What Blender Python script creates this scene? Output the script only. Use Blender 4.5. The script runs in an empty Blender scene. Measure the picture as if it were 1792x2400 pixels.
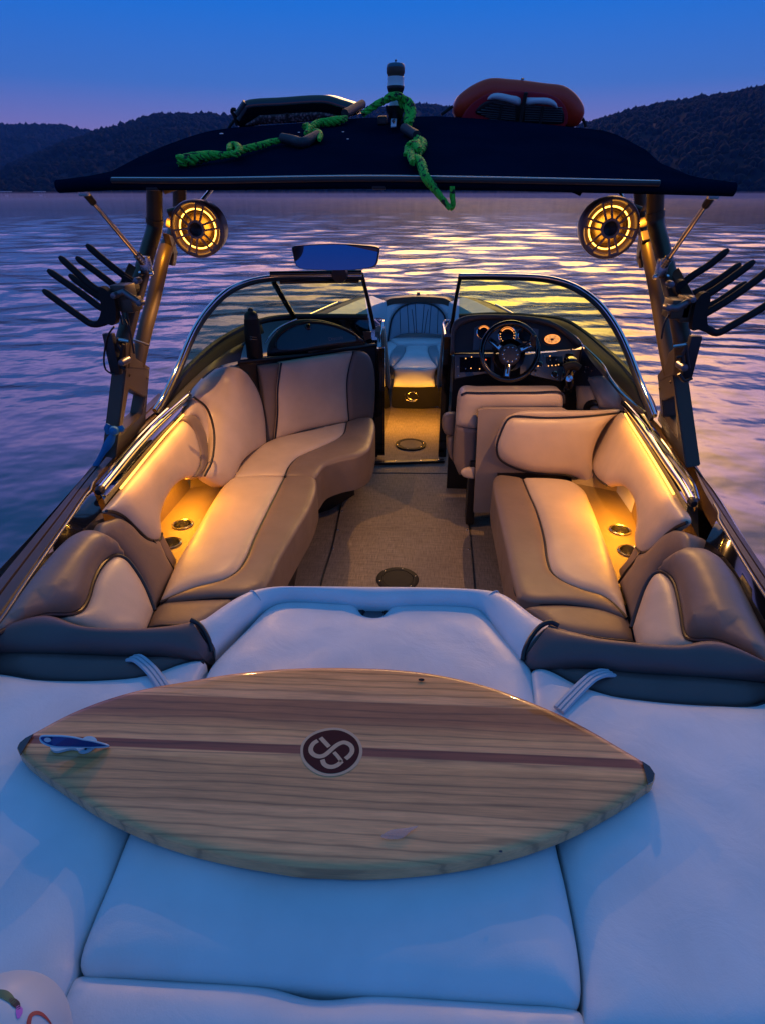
import bpy, bmesh, math, random
import numpy as np
from mathutils import Vector, Matrix, geometry
random.seed(7); rng = np.random.default_rng(7)
SC = bpy.context.scene; COL = SC.collection
A_ = np.array
# ---------------------------------------------------------------- camera (photo frame is 1792 x 2400)
FX = 1380.0; PW, PH, HY = 1792, 2400, 456
PITCH = math.atan((PH/2-HY)/FX); YAW = math.radians(4.4); CAM = A_([.13, 0, 1.84])
fw = A_([-math.sin(YAW)*math.cos(PITCH), math.cos(YAW)*math.cos(PITCH), -math.sin(PITCH)])
rt = A_([math.cos(YAW), math.sin(YAW), 0.]); upv = np.cross(rt, fw)
REG = dict(A=(0,100,.5448),B=(892,100,.5448),C=(0,480,.3632),D=(1250,420,.3281),E=(380,540,.3753),F=(860,600,.4237),
 G=(0,850,.5448),H=(892,850,.5448),I=(0,1230,.3632),J=(1192,1250,.3632),K=(400,1350,.5448),L=(0,1500,.5448),
 M=(800,1500,.4843),N=(0,1900,.5448),O=(892,1900,.5448),Q=(680,1680,.12107),V=(0,0,1.0847),S=(0,0,1),
 a=(1040,720,.2421),b=(600,730,.1816),c=(860,680,.13557),d=(520,190,.23),e=(880,150,.3148),f=(380,280,.2542),
 g=(820,160,.1574),h=(30,1700,.1816),i=(660,560,.1574),j=(0,420,.1937),k=(0,2250,.1816),l=(1330,440,.1392),
 m=(250,480,.18765),n=(1020,900,.3269),o=(660,1060,.3027),p=(180,940,.1937))
def rays(reg, pts):
    ox, oy, s = REG[reg]
    p = A_([(q[0], q[1]) for q in pts], float)
    x = (ox+p[:, 0]*s-PW/2)/FX; y = (PH/2-(oy+p[:, 1]*s))/FX
    return fw + x[:, None]*rt + y[:, None]*upv
HZ = lambda h: (lambda d: (h-CAM[2])/d[:, 2])          # horizontal plane at height h
YP = lambda y: (lambda d: (A_(y)-CAM[1])/d[:, 1])       # transverse plane(s) at distance y
XP = lambda x: (lambda d: (A_(x)-CAM[0])/d[:, 0])
def PL(p, n):
    p = A_(p, float); n = A_(n, float)
    return lambda d: ((p-CAM)@n)/(d@n)
def P3(a, b, c): return PL(a, np.cross(A_(b)-a, A_(c)-a))
def F(reg, pts, surf):                                  # points of the photo laid onto a surface of the scene
    d = rays(reg, pts); return CAM + d*surf(d)[:, None]
def F1(reg, x, y, surf): return F(reg, [(x, y)], surf)[0]
def _cr(p, step):
    p = A_(p, float)
    if len(p) < 3:
        n = max(2, int(np.linalg.norm(p[-1]-p[0])/step)+1); t = np.linspace(0, 1, n)[:, None]
        return p[0]*(1-t)+p[-1]*t
    q = np.vstack([2*p[0]-p[1], p, 2*p[-1]-p[-2]]); out = []
    for i in range(1, len(q)-2):
        p0, p1, p2, p3 = q[i-1:i+3]
        t0 = 0; t1 = t0+max(np.linalg.norm(p1-p0), 1e-6)**.5; t2 = t1+max(np.linalg.norm(p2-p1), 1e-6)**.5; t3 = t2+max(np.linalg.norm(p3-p2), 1e-6)**.5
        n = max(2, int(np.ceil(np.linalg.norm(p2-p1)/step)))
        t = np.linspace(t1, t2, n, endpoint=False)[:, None]
        a1 = (t1-t)/(t1-t0)*p0+(t-t0)/(t1-t0)*p1; a2 = (t2-t)/(t2-t1)*p1+(t-t1)/(t2-t1)*p2; a3 = (t3-t)/(t3-t2)*p2+(t-t2)/(t3-t2)*p3
        b1 = (t2-t)/(t2-t0)*a1+(t-t0)/(t2-t0)*a2; b2 = (t3-t)/(t3-t1)*a2+(t-t1)/(t3-t1)*a3
        out.append((t2-t)/(t2-t1)*b1+(t-t1)/(t2-t1)*b2)
    out.append(p[-1:]); return np.vstack(out)
def spline(p3, corners=(), closed=False, step=.02):
    p3 = A_(p3, float); n = len(p3)
    if not closed:
        cs = sorted(set([0, n-1]+list(corners))); segs = [_cr(p3[a:b+1], step) for a, b in zip(cs[:-1], cs[1:])]
        return np.vstack([s[:-1] for s in segs]+[segs[-1][-1:]])
    cs = sorted(corners)
    if not cs:
        e = np.vstack([p3[-3:], p3, p3[:3]]); s = _cr(e, step)
        i0 = np.argmin(np.linalg.norm(s-p3[0], axis=1)+np.linspace(0, 1e-9, len(s)))
        k0 = [i for i in range(len(s)) if np.linalg.norm(s[i]-p3[0]) < 1e-7]
        return s[k0[0]:k0[-1]]
    o = np.roll(np.arange(n), -cs[0]); segs = []
    idx = [c-cs[0] for c in cs]+[n]; pp = np.vstack([p3[o], p3[o[:1]]])
    for a, b in zip(idx[:-1], idx[1:]): segs.append(_cr(pp[a:b+1], step)[:-1])
    return np.vstack(segs)
def LP(reg, pts, surf, closed=True, step=.02):          # pts (x,y) smooth, (x,y,1) a corner
    return spline(F(reg, pts, surf), [i for i, q in enumerate(pts) if len(q) > 2], closed, step)
# ---------------------------------------------------------------- objects
def tag(o, label=None, cat=None, group=None, kind=None):
    if label: o['label'] = label
    if cat: o['category'] = cat
    if group: o['group'] = group
    if kind: o['kind'] = kind
    return o
def empty(name, loc=(0, 0, 0), label=None, cat=None, group=None):
    o = bpy.data.objects.new(name, None); COL.objects.link(o); o.location = loc; o.empty_display_size = .1
    return tag(o, label, cat, group)
def mesh_obj(name, v, f, mat=None, parent=None, smooth=True, label=None):
    m = bpy.data.meshes.new(name); m.from_pydata([tuple(map(float, q)) for q in v], [], [tuple(map(int, q)) for q in f]); m.update()
    if mat: m.materials.append(mat)
    if smooth: m.polygons.foreach_set('use_smooth', [True]*len(m.polygons))
    o = bpy.data.objects.new(name, m); COL.objects.link(o)
    if parent is not None: o.parent = parent
    if label: o['label'] = label
    return o
class MB:
    def __init__(s): s.v = []; s.f = []
    def add(s, v, f):
        o = len(s.v); s.v += [tuple(map(float, q)) for q in v]; s.f += [tuple(o+int(i) for i in q) for q in f]; return s
    def tube(s, pts, r, n=10, closed=False, caps=True, flat=1.0, fdir=None):
        pts = A_(pts, float); k = len(pts); r = np.broadcast_to(A_(r, float), (k,))
        t = np.gradient(pts, axis=0) if not closed else np.roll(pts, -1, 0)-np.roll(pts, 1, 0)
        t /= np.linalg.norm(t, axis=1)[:, None]+1e-12
        u = A_(fdir, float) if fdir is not None else (A_([0, 0, 1.]) if abs(t[0][2]) < .9 else A_([1., 0, 0])); V = []
        for i in range(k):
            if fdir is not None: u = A_(fdir, float)
            u = u-t[i]*(u@t[i]); u /= np.linalg.norm(u)+1e-12; w = np.cross(t[i], u)
            for j in range(n):
                a = 2*math.pi*j/n; V.append(pts[i]+r[i]*(math.cos(a)*w+flat*math.sin(a)*u))
        Fc = []
        for i in range(k if closed else k-1):
            for j in range(n):
                a = i*n+j; b = i*n+(j+1) % n; c = ((i+1) % k)*n+(j+1) % n; d = ((i+1) % k)*n+j; Fc.append((a, b, c, d))
        if caps and not closed:
            Fc.append(tuple(range(n))[::-1]); Fc.append(tuple((k-1)*n+j for j in range(n)))
        return s.add(V, Fc)
    def box(s, c, size, rot=None, bev=0):
        bm = bmesh.new(); bmesh.ops.create_cube(bm, size=1)
        for q in bm.verts: q.co = Vector((q.co.x*size[0], q.co.y*size[1], q.co.z*size[2]))
        if bev: bmesh.ops.bevel(bm, geom=bm.edges[:], offset=bev, segments=2, profile=.6, affect='EDGES')
        R = np.eye(3) if rot is None else A_(rot)
        bm.verts.index_update()
        s.add([A_(c)+R@A_(q.co) for q in bm.verts], [[q.index for q in f.verts] for f in bm.faces]); bm.free(); return s
    def prism(s, loop, vec, bev=0):                      # outline with thickness
        loop = A_(loop, float); k = len(loop); vec = A_(vec, float)
        V = np.vstack([loop, loop+vec]); Fc = [tuple(range(k)), tuple(range(2*k-1, k-1, -1))]
        Fc += [(i, k+i, k+(i+1) % k, (i+1) % k) for i in range(k)]
        if bev:
            bm = bmesh.new(); vs = [bm.verts.new(q) for q in V]; [bm.faces.new([vs[i] for i in f]) for f in Fc]
            bmesh.ops.recalc_face_normals(bm, faces=bm.faces[:])
            ed = [e for e in bm.edges if len(e.link_faces) == 2 and e.calc_face_angle(0) > .6]
            bmesh.ops.bevel(bm, geom=ed, offset=bev, segments=2, profile=.6, affect='EDGES'); bm.verts.index_update()
            V = [q.co for q in bm.verts]; Fc = [[q.index for q in f.verts] for f in bm.faces]; s.add(V, Fc); bm.free(); return s
        return s.add(V, Fc)
    def ring(s, outer, inner, vec):                      # frame: outer and inner loops of equal count, with thickness
        k = len(outer); vec = A_(vec, float); V = np.vstack([outer, inner, A_(outer)+vec, A_(inner)+vec]); Fc = []
        for i in range(k):
            j = (i+1) % k
            Fc += [(i, j, k+j, k+i), (2*k+i, 3*k+i, 3*k+j, 2*k+j), (i, 2*k+i, 2*k+j, j), (k+i, k+j, 3*k+j, 3*k+i)]
        return s.add(V, Fc)
    def lathe(s, prof, c, axis=(0, 0, 1), n=32, up=None):
        ax = A_(axis, float); ax /= np.linalg.norm(ax)
        u = A_([0, 0, 1.]) if abs(ax[2]) < .9 else A_([1., 0, 0])
        u = u-ax*(u@ax); u /= np.linalg.norm(u); w = np.cross(ax, u); V = []; m = len(prof)
        for r, z in prof:
            for j in range(n):
                a = 2*math.pi*j/n; V.append(A_(c)+ax*z+max(r, 1e-5)*(math.cos(a)*w+math.sin(a)*u))
        return s.add(V, [(i*n+j, i*n+(j+1) % n, (i+1)*n+(j+1) % n, (i+1)*n+j) for i in range(m-1) for j in range(n)])
    def build(s, name, mat, parent=None, smooth=True, label=None, auto=True):
        o = mesh_obj(name, s.v, s.f, mat, parent, smooth, label)
        bm = bmesh.new(); bm.from_mesh(o.data); bmesh.ops.recalc_face_normals(bm, faces=bm.faces[:])
        if smooth and auto:
            for e in bm.edges:
                if len(e.link_faces) == 2 and e.calc_face_angle(0) > .7: e.smooth = False
        bm.to_mesh(o.data); bm.free()
        return o
def nrm(v): v = A_(v, float); return v/np.linalg.norm(v)
def newell(l):
    l = A_(l); m = np.roll(l, -1, 0)
    return nrm([((l[:, 1]-m[:, 1])*(l[:, 2]+m[:, 2])).sum(), ((l[:, 2]-m[:, 2])*(l[:, 0]+m[:, 0])).sum(), ((l[:, 0]-m[:, 0])*(l[:, 1]+m[:, 1])).sum()])
def pad(name, loop, mat, parent, bulge=.02, rad=.035, skirt=.06, face=None, crown=0., res=.03, label=None, skirt_dir=None, dents=None):
    """A cushion: a closed outline filled, its rim rounded over and its sides carried back as thickness."""
    loop = A_(loop, float); c = loop.mean(0); n = newell(loop)
    f = CAM-c if face is None else A_(face, float)
    if n@f < 0: n = -n; loop = loop[::-1]
    u = nrm(np.cross(n, [0, 0, 1.]) if abs(n[2]) < .95 else A_([1., 0, 0])-n*n[0]); w = np.cross(n, u)
    P = np.stack([(loop-c)@u, (loop-c)@w], 1); hh = (loop-c)@n
    k = len(P); seg = np.roll(P, -1, 0)-P
    def dist(X):
        d = np.full(len(X), 1e9)
        for i in range(k):
            t = np.clip(((X-P[i])@seg[i])/max(seg[i]@seg[i], 1e-12), 0, 1); d = np.minimum(d, np.linalg.norm(X-P[i]-t[:, None]*seg[i], axis=1))
        return d
    def inside(X):
        r = np.zeros(len(X), bool)
        for i in range(k):
            a, b = P[i], P[(i+1) % k]
            with np.errstate(all='ignore'):
                cnd = ((a[1] > X[:, 1]) != (b[1] > X[:, 1])) & (X[:, 0] < (b[0]-a[0])*(X[:, 1]-a[1])/(b[1]-a[1]+1e-15)+a[0])
            r ^= cnd
        return r
    T = np.roll(P, -1, 0)-np.roll(P, 1, 0); T /= np.linalg.norm(T, axis=1)[:, None]+1e-12
    Nin = np.stack([-T[:, 1], T[:, 0]], 1); pts = []
    for fr in (.06, .22, .5, .85):
        q = P+Nin*rad*fr; q = q[inside(q)]
        if len(q): pts.append(q[dist(q) > rad*fr*.93])
    lo, hi = P.min(0), P.max(0); gx = np.arange(lo[0], hi[0], res); gy = np.arange(lo[1], hi[1], res*.866)
    g = A_([(x+(res/2 if j % 2 else 0), y) for j, y in enumerate(gy) for x in gx])
    if len(g):
        g = g[inside(g)]
        if len(g): pts.append(g[dist(g) > rad*.85+res*.45])
    I = np.vstack(pts) if pts else np.zeros((0, 2))
    allp = np.vstack([P, I])
    r = geometry.delaunay_2d_cdt([Vector(q) for q in allp], [(i, (i+1) % k) for i in range(k)], [list(range(k))], 1, 1e-7)
    V2 = A_([tuple(q) for q in r[0]]); tri = [list(t) for t in r[2]]
    d = dist(V2); d[d < 1e-6] = 0
    # mean-value interpolation of the rim heights
    hz = np.zeros(len(V2))
    for i, x in enumerate(V2):
        s = P-x; L = np.linalg.norm(s, axis=1)
        if L.min() < 1e-6: hz[i] = hh[L.argmin()]; continue
        an = np.arctan2(s[:, 0]*np.roll(s[:, 1], -1)-s[:, 1]*np.roll(s[:, 0], -1), (s*np.roll(s, -1, 0)).sum(1)); tn = np.tan(an/2)
        ww = (tn+np.roll(tn, 1))/L; hz[i] = (ww*hh).sum()/ww.sum()
    q = np.clip(d/rad, 0, 1); z = hz+bulge*np.sqrt(np.maximum(0, 1-(1-q)**2))
    if crown: z = z+crown*(1-np.exp(-(d/(d.max()+1e-9))**1*1.6))
    if dents is not None: z = z+dents(V2, d)
    V3 = c+V2[:, :1]*u+V2[:, 1:]*w+z[:, None]*n
    Fc = []
    for t in tri:
        a, b, e = V2[t[0]], V2[t[1]], V2[t[2]]
        Fc.append(t if (b[0]-a[0])*(e[1]-a[1])-(b[1]-a[1])*(e[0]-a[0]) > 0 else t[::-1])
    cnt = {}
    for t in Fc:
        for a, b in zip(t, t[1:]+t[:1]): cnt[(a, b)] = 1
    V = list(V3); sd = -n if skirt_dir is None else nrm(skirt_dir); mp = {}
    def low(i):
        if i not in mp: mp[i] = len(V); V.append(V3[i]+sd*skirt)
        return mp[i]
    if skirt:
        for (a, b) in list(cnt):
            if (b, a) not in cnt: Fc.append([b, a, low(a), low(b)])
    return mesh_obj(name, V, Fc, mat, parent, True, label)
def piping(pts, parent, r=.0055, mat=None, name='piping', lift=0, n=None, closed=False):
    pts = A_(pts, float)
    if lift: pts = pts+nrm(CAM-pts.mean(0) if n is None else n)*lift
    return MB().tube(pts, r, 8, closed).build(name, mat or M['piping'], parent)
def resamp(p, n):
    p = A_(p, float); s = np.r_[0, np.cumsum(np.linalg.norm(np.diff(p, axis=0), axis=1))]; t = np.linspace(0, s[-1], n)
    return np.stack([np.interp(t, s, p[:, i]) for i in range(3)], 1)
def loft(name, curves, mat, parent, smooth=True, label=None, ends=False, close=False):
    n = len(curves[0]); m = len(curves); V = np.vstack(curves)
    Fc = [(i*n+j, i*n+j+1, ((i+1) % m)*n+j+1, ((i+1) % m)*n+j) for i in range(m if close else m-1) for j in range(n-1)]
    b = MB().add(V, Fc)
    if ends: b.add([c[0] for c in curves], [tuple(range(m))]); b.add([c[-1] for c in curves], [tuple(range(m))])
    return b.build(name, mat, parent, smooth, label)
def roll(name, Ac, Bc, bv, mat, parent, n=36, m=12, tuck=.03, power=.62, label=None):
    """A padded bolster swelling between two edge lines."""
    Ac = resamp(Ac, n); Bc = resamp(Bc, n); bv = A_(bv, float); cs = []
    bv = np.broadcast_to(bv, (n, 3))
    cs.append(Ac-bv*tuck/ (np.linalg.norm(bv, axis=1)[:, None]+1e-9))
    for i in range(m+1):
        s = i/m; ss = .5-.5*math.cos(math.pi*s)
        cs.append(Ac*(1-ss)+Bc*ss+bv*max(0, math.sin(math.pi*s))**power)
    cs.append(Bc-bv*tuck/(np.linalg.norm(bv, axis=1)[:, None]+1e-9))
    return loft(name, cs, mat, parent, True, label, ends=True)
def text_mesh(name, s, mat, parent, org, ux, uy, size, depth=.0006):
    cu = bpy.data.curves.new('t', 'FONT'); cu.body = s; cu.size = size; cu.align_x = 'CENTER'; cu.align_y = 'CENTER'
    to = bpy.data.objects.new('t', cu); COL.objects.link(to); dg = bpy.context.evaluated_depsgraph_get(); dg.update()
    me = bpy.data.meshes.new_from_object(to.evaluated_get(dg)); bpy.data.objects.remove(to); me.name = name
    ux = nrm(ux); uy = A_(uy)-ux*(A_(uy)@ux); uy = nrm(uy); uz = np.cross(ux, uy)
    for q in me.vertices: q.co = Vector(A_(org)+ux*q.co.x+uy*q.co.y+uz*depth)
    me.materials.clear(); me.materials.append(mat)
    o = bpy.data.objects.new(name, me); COL.objects.link(o); o.parent = parent; return o
# ---------------------------------------------------------------- materials
M = {}
class NT:
    def __init__(s, name):
        m = bpy.data.materials.new(name); m.use_nodes = True; s.m = m; s.t = m.node_tree; s.n = s.t.nodes; s.b = s.n['Principled BSDF']
    def new(s, t, **k):
        o = s.n.new(t)
        for a, v in k.items(): setattr(o, a, v)
        return o
    def ln(s, a, b): s.t.links.new(a, b)
    def coord(s, kind='Object', scale=(1, 1, 1)):
        c = s.new('ShaderNodeTexCoord'); mp = s.new('ShaderNodeMapping'); mp.inputs['Scale'].default_value = scale
        s.ln(c.outputs[kind], mp.inputs['Vector']); return mp.outputs['Vector']
    def noise(s, vec, scale, detail=4, rough=.55, dist=0):
        n = s.new('ShaderNodeTexNoise'); n.inputs['Scale'].default_value = scale; n.inputs['Detail'].default_value = detail
        n.inputs['Roughness'].default_value = rough; n.inputs['Distortion'].default_value = dist; s.ln(vec, n.inputs['Vector']); return n.outputs['Fac']
    def ramp(s, fac, stops, interp='LINEAR'):
        r = s.new('ShaderNodeValToRGB'); r.color_ramp.interpolation = interp; e = r.color_ramp.elements
        while len(e) < len(stops): e.new(.5)
        for q, (p, c) in zip(e, stops): q.position = p; q.color = (*c, 1) if len(c) == 3 else c
        s.ln(fac, r.inputs['Fac']); return r.outputs['Color']
    def mix(s, fac, a, b, mode='MIX'):
        x = s.new('ShaderNodeMix', data_type='RGBA', blend_type=mode)
        for so, v in ((x.inputs[0], fac), (x.inputs[6], a), (x.inputs[7], b)):
            if hasattr(v, 'is_output'): s.ln(v, so)
            else: so.default_value = v if not isinstance(v, tuple) else (*v, 1)
        return x.outputs[2]
    def math(s, op, a, b=0.):
        x = s.new('ShaderNodeMath', operation=op)
        for so, v in ((x.inputs[0], a), (x.inputs[1], b)):
            if hasattr(v, 'is_output'): s.ln(v, so)
            else: so.default_value = v
        return x.outputs[0]
    def bump(s, h, strength=.2, dist=.002, base=None):
        b = s.new('ShaderNodeBump'); b.inputs['Strength'].default_value = strength; b.inputs['Distance'].default_value = dist
        s.ln(h, b.inputs['Height'])
        if base is not None: s.ln(base, b.inputs['Normal'])
        s.ln(b.outputs[0], s.b.inputs['Normal']); return b.outputs[0]
def simple(key, col, rough=.5, metal=0., spec=.5, coat=0., name=None):
    t = NT(name or key); t.b.inputs['Base Color'].default_value = (*col, 1); t.b.inputs['Roughness'].default_value = rough
    t.b.inputs['Metallic'].default_value = metal; t.b.inputs['Specular IOR Level'].default_value = spec
    if coat: t.b.inputs['Coat Weight'].default_value = coat; t.b.inputs['Coat Roughness'].default_value = .05
    M[key] = t.m; return t
def emis(key, col, st):
    t = NT(key); t.b.inputs['Base Color'].default_value = (.1, .08, .05, 1); t.b.inputs['Emission Color'].default_value = (*col, 1)
    t.b.inputs['Emission Strength'].default_value = st; M[key] = t.m
def vinyl(key, col, rough=.36, var=.12, wr=.5):
    t = NT('vinyl_'+key); v = t.coord(); n1 = t.noise(v, 5, 3); n2 = t.noise(v, 420, 2, .5); n3 = t.noise(v, 9, 5, .6, .6)
    n4 = t.noise(v, 34, 6, .7, 1.2)
    d = tuple(c*(1-var) for c in col); l = tuple(min(1, c*(1+var*.5)) for c in col)
    base = t.ramp(n1, [(.3, d), (.7, l)])
    scuff = t.ramp(n4, [(.62, (0, 0, 0)), (.72, (1, 1, 1))]); base = t.mix(t.math('MULTIPLY', scuff, .07), base, tuple(c*.62 for c in col))
    t.ln(base, t.b.inputs['Base Color'])
    t.ln(t.ramp(n3, [(.3, (rough-.07,)*3), (.7, (rough+.1,)*3)]), t.b.inputs['Roughness'])
    t.b.inputs['Specular IOR Level'].default_value = .45
    b1 = t.bump(n2, .25, .0007); t.bump(n3, .35*wr, .008, b1); M[key] = t.m
vinyl('tan', (.63, .50, .38), .38); vinyl('taupe', (.225, .170, .138), .42); vinyl('dark', (.125, .082, .080), .40); vinyl('white', (.70, .72, .75), .4, .1, .8)
vinyl('panel', (.40, .32, .26), .45); vinyl('brown', (.10, .062, .045), .4); vinyl('greyv', (.30, .32, .36), .4); vinyl('quilt', (.33, .37, .45), .42)
simple('piping', (.012, .012, .018), .35); simple('black', (.008, .008, .01), .42); simple('gloss_black', (.006, .006, .008), .08, coat=.6)
simple('rubber', (.011, .011, .013), .6, spec=.25); simple('chrome', (.72, .72, .74), .12, 1.0); simple('steel', (.55, .54, .52), .24, 1.0)
simple('dash_trim', (.075, .068, .068), .5); simple('dash_panel', (.03, .028, .03), .45); simple('gelcoat', (.55, .56, .6), .15, coat=.5)
simple('plate', (.16, .16, .18), .35, .7); simple('screen', (.008, .007, .014), .12); simple('teal', (.022, .11, .17), .5)
simple('mirror', (.10, .18, .34), .02, 1.0); simple('white_plastic', (.62, .68, .72), .35); simple('foam', (.02, .024, .035), .6)
simple('fin_blue', (.004, .05, .24), .22); simple('fin_base', (.42, .6, .68), .28); simple('emblem_dark', (.055, .010, .012), .4, spec=.15)
simple('emblem_light', (.62, .40, .24), .4, spec=.2); simple('ribbon', (.01, .19, .42), .7); simple('strap_grey', (.42, .50, .58), .6); simple('glove_text', (.16, .2, .26), .5)
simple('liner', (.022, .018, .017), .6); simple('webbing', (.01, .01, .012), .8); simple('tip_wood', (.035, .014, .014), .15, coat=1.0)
simple('dock_white', (.5, .55, .65), .7); simple('orange', (.66, .038, .012), .33); simple('red_pad', (.5, .015, .03), .5); simple('tag_white', (.45, .5, .6), .6)
emis('led', (1.0, .47, .06), 4.0); emis('ring_led', (1.0, .45, .06), 7); emis('gauge_glow', (1.0, .30, .06), 1.5); emis('amber_dot', (1.0, .42, .12), 2.2)
emis('red_dot', (1.0, .12, .03), 2.5); emis('blue_lcd', (.12, .3, .75), .5)
t = simple('tower', (.080, .060, .042), .40, .45); v = t.coord(); t.bump(t.noise(v, 600, 2), .12, .0006)
simple('cone', (.16, .10, .04), .4); t = simple('grille', (.30, .22, .20), .45, .2); t = simple('speaker_can', (.20, .155, .15), .35, .25)
# woven marine flooring
t = NT('woven_floor'); v = t.coord('Object', (1, .045, 1)); va = t.coord('Object', (.05, 1, 1)); n1 = t.noise(v, 330, 3, .6); n2 = t.noise(va, 260, 3, .6); n3 = t.noise(t.coord(), 3, 4)
w1 = t.new('ShaderNodeTexWave', bands_direction='X'); w1.inputs['Scale'].default_value = 95; t.ln(t.coord(), w1.inputs['Vector'])
w2 = t.new('ShaderNodeTexWave', bands_direction='Y'); w2.inputs['Scale'].default_value = 60; t.ln(t.coord(), w2.inputs['Vector'])
g = t.math('ADD', t.math('MULTIPLY', n1, .55), t.math('MULTIPLY', n2, .45)); wv = t.math('MULTIPLY', w1.outputs['Fac'], w2.outputs['Fac'])
c1 = t.ramp(g, [(.36, (.11, .086, .070)), (.64, (.40, .33, .27))]); c2 = t.mix(t.math('MULTIPLY', wv, .35), c1, (.42, .35, .29))
c3 = t.mix(t.ramp(n3, [(.35, (.0,)*3), (.75, (.4,)*3)]), c2, (.17, .135, .11)); t.ln(c3, t.b.inputs['Base Color']); t.b.inputs['Roughness'].default_value = .62
t.bump(t.math('ADD', wv, g), .5, .0015); M['carpet'] = t.m
# bimini canvas
t = NT('canvas'); v = t.coord(); t.ln(t.ramp(t.noise(v, 4, 4), [(.3, (.0008, .006, .020)), (.7, (.0018, .009, .027))]), t.b.inputs['Base Color']); t.b.inputs['Specular IOR Level'].default_value = 0; t.b.inputs['Roughness'].default_value = .75
b1 = t.bump(t.noise(v, 700, 2), .3, .001); t.bump(t.noise(v, 6, 3, .5, .5), .35, .02, b1); M['canvas'] = t.m
# tinted windshield glass
t = NT('tinted_glass'); g = t.b; g.inputs['Base Color'].default_value = (.60, .72, .50, 1); g.inputs['Roughness'].default_value = .0; g.inputs['IOR'].default_value = 1.02
tr = t.new('ShaderNodeBsdfTransparent'); tr.inputs['Color'].default_value = (.60, .74, .46, 1); gl = t.new('ShaderNodeBsdfGlossy'); gl.inputs['Roughness'].default_value = .02; gl.inputs['Color'].default_value = (.8, .9, .8, 1)
lw = t.new('ShaderNodeLayerWeight'); lw.inputs['Blend'].default_value = .5; fr = t.math('ADD', t.math('MULTIPLY', t.math('POWER', lw.outputs['Facing'], 5.), .8), .035); mx = t.new('ShaderNodeMixShader'); t.ln(fr, mx.inputs[0]); t.ln(tr.outputs[0], mx.inputs[1]); t.ln(gl.outputs[0], mx.inputs[2])
t.ln(mx.outputs[0], t.n['Material Output'].inputs['Surface']); M['glass'] = t.m
# tow rope: bright green sheath with black flecks
t = NT('green_rope'); v = t.coord('Object'); n = t.noise(v, 55, 3, .6, 1.0); s = t.noise(v, 240, 2)
t.ln(t.mix(t.ramp(n, [(.54, (0,)*3), (.59, (1,)*3)]), t.ramp(s, [(.3, (.03, .40, .03)), (.7, (.06, .70, .06))]), (.008, .012, .01)), t.b.inputs['Base Color'])
t.b.inputs['Roughness'].default_value = .7; t.bump(s, .8, .003); M['rope'] = t.m
# varnished wood of the board (object space: x along, y across)
t = NT('varnished_wood'); co = t.new('ShaderNodeTexCoord'); sx = t.new('ShaderNodeSeparateXYZ'); t.ln(co.outputs['Object'], sx.inputs[0])
yn = t.math('ADD', t.math('MULTIPLY', sx.outputs['Y'], 2.0), .5)     # board is about 0.5 m wide
LW, DW, RW = (1.0, .46, .18), (.46, .165, .055), (.33, .085, .035)
base = t.ramp(yn, [(0, LW), (.275, LW), (.285, (.78, .35, .13)), (.475, (.82, .37, .13)), (.48, (.94, .45, .16)), (.513, LW), (.516, RW), (.556, RW), (.559, LW), (.625, (.86, .40, .14)), (.70, DW), (.800, DW), (.806, LW), (1, LW)])
vg = t.new('ShaderNodeMapping'); vg.inputs['Scale'].default_value = (.22, 2.6, 1); t.ln(co.outputs['Object'], vg.inputs['Vector'])
gr = t.noise(vg.outputs[0], 14, 4, .55, .9); wv = t.new('ShaderNodeTexWave', bands_direction='Y'); wv.inputs['Scale'].default_value = 5.5; wv.inputs['Distortion'].default_value = 8.5; wv.inputs['Detail'].default_value = 4; wv.inputs['Detail Scale'].default_value = .8; wv.inputs['Detail Roughness'].default_value = .6
t.ln(vg.outputs[0], wv.inputs['Vector'])
vf = t.new('ShaderNodeMapping'); vf.inputs['Scale'].default_value = (.05, 1, 1); t.ln(co.outputs['Object'], vf.inputs['Vector']); fine = t.noise(vf.outputs[0], 260, 3, .6)
lines = t.ramp(wv.outputs['Fac'], [(.0, (.45,)*3), (.06, (.78,)*3), (.25, (.96,)*3), (1, (1.04,)*3)])
c = t.mix(.75, base, lines, 'MULTIPLY'); c = t.mix(.42, c, t.ramp(gr, [(.3, (.6,)*3), (.62, (1.05,)*3)]), 'MULTIPLY'); c = t.mix(.7, c, t.ramp(fine, [(.3, (.7,)*3), (.7, (1.1,)*3)]), 'MULTIPLY')
bl = t.noise(co.outputs['Object'], 5, 5, .6, .4); c = t.mix(.35, c, t.ramp(bl, [(.3, (.72,)*3), (.6, (1.04,)*3)]), 'MULTIPLY')
t.ln(c, t.b.inputs['Base Color']); t.b.inputs['Roughness'].default_value = .4; t.b.inputs['Specular IOR Level'].default_value = .15; t.b.inputs['Coat Weight'].default_value = 1.0; t.b.inputs['Coat IOR'].default_value = 1.5
sc = t.noise(co.outputs['Object'], 60, 5, .7); t.ln(t.ramp(sc, [(.45, (.07,)*3), (.75, (.2,)*3)]), t.b.inputs['Coat Roughness']); t.bump(t.noise(co.outputs['Object'], 9, 3), .08, .004); M['wood'] = t.m
# moulded niche lining with a metallic fleck
t = simple('niche', (.27, .19, .085), .42, .3); v = t.coord(); n = t.noise(v, 500, 2); t.bump(n, .5, .002)
# ball with painted marks
t = simple('ball_white', (.60, .64, .66), .4); simple('mark_green', (.01, .14, .08), .4); simple('mark_pink', (.6, .15, .6), .4); simple('mark_red', (.5, .07, .05), .4)
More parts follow.
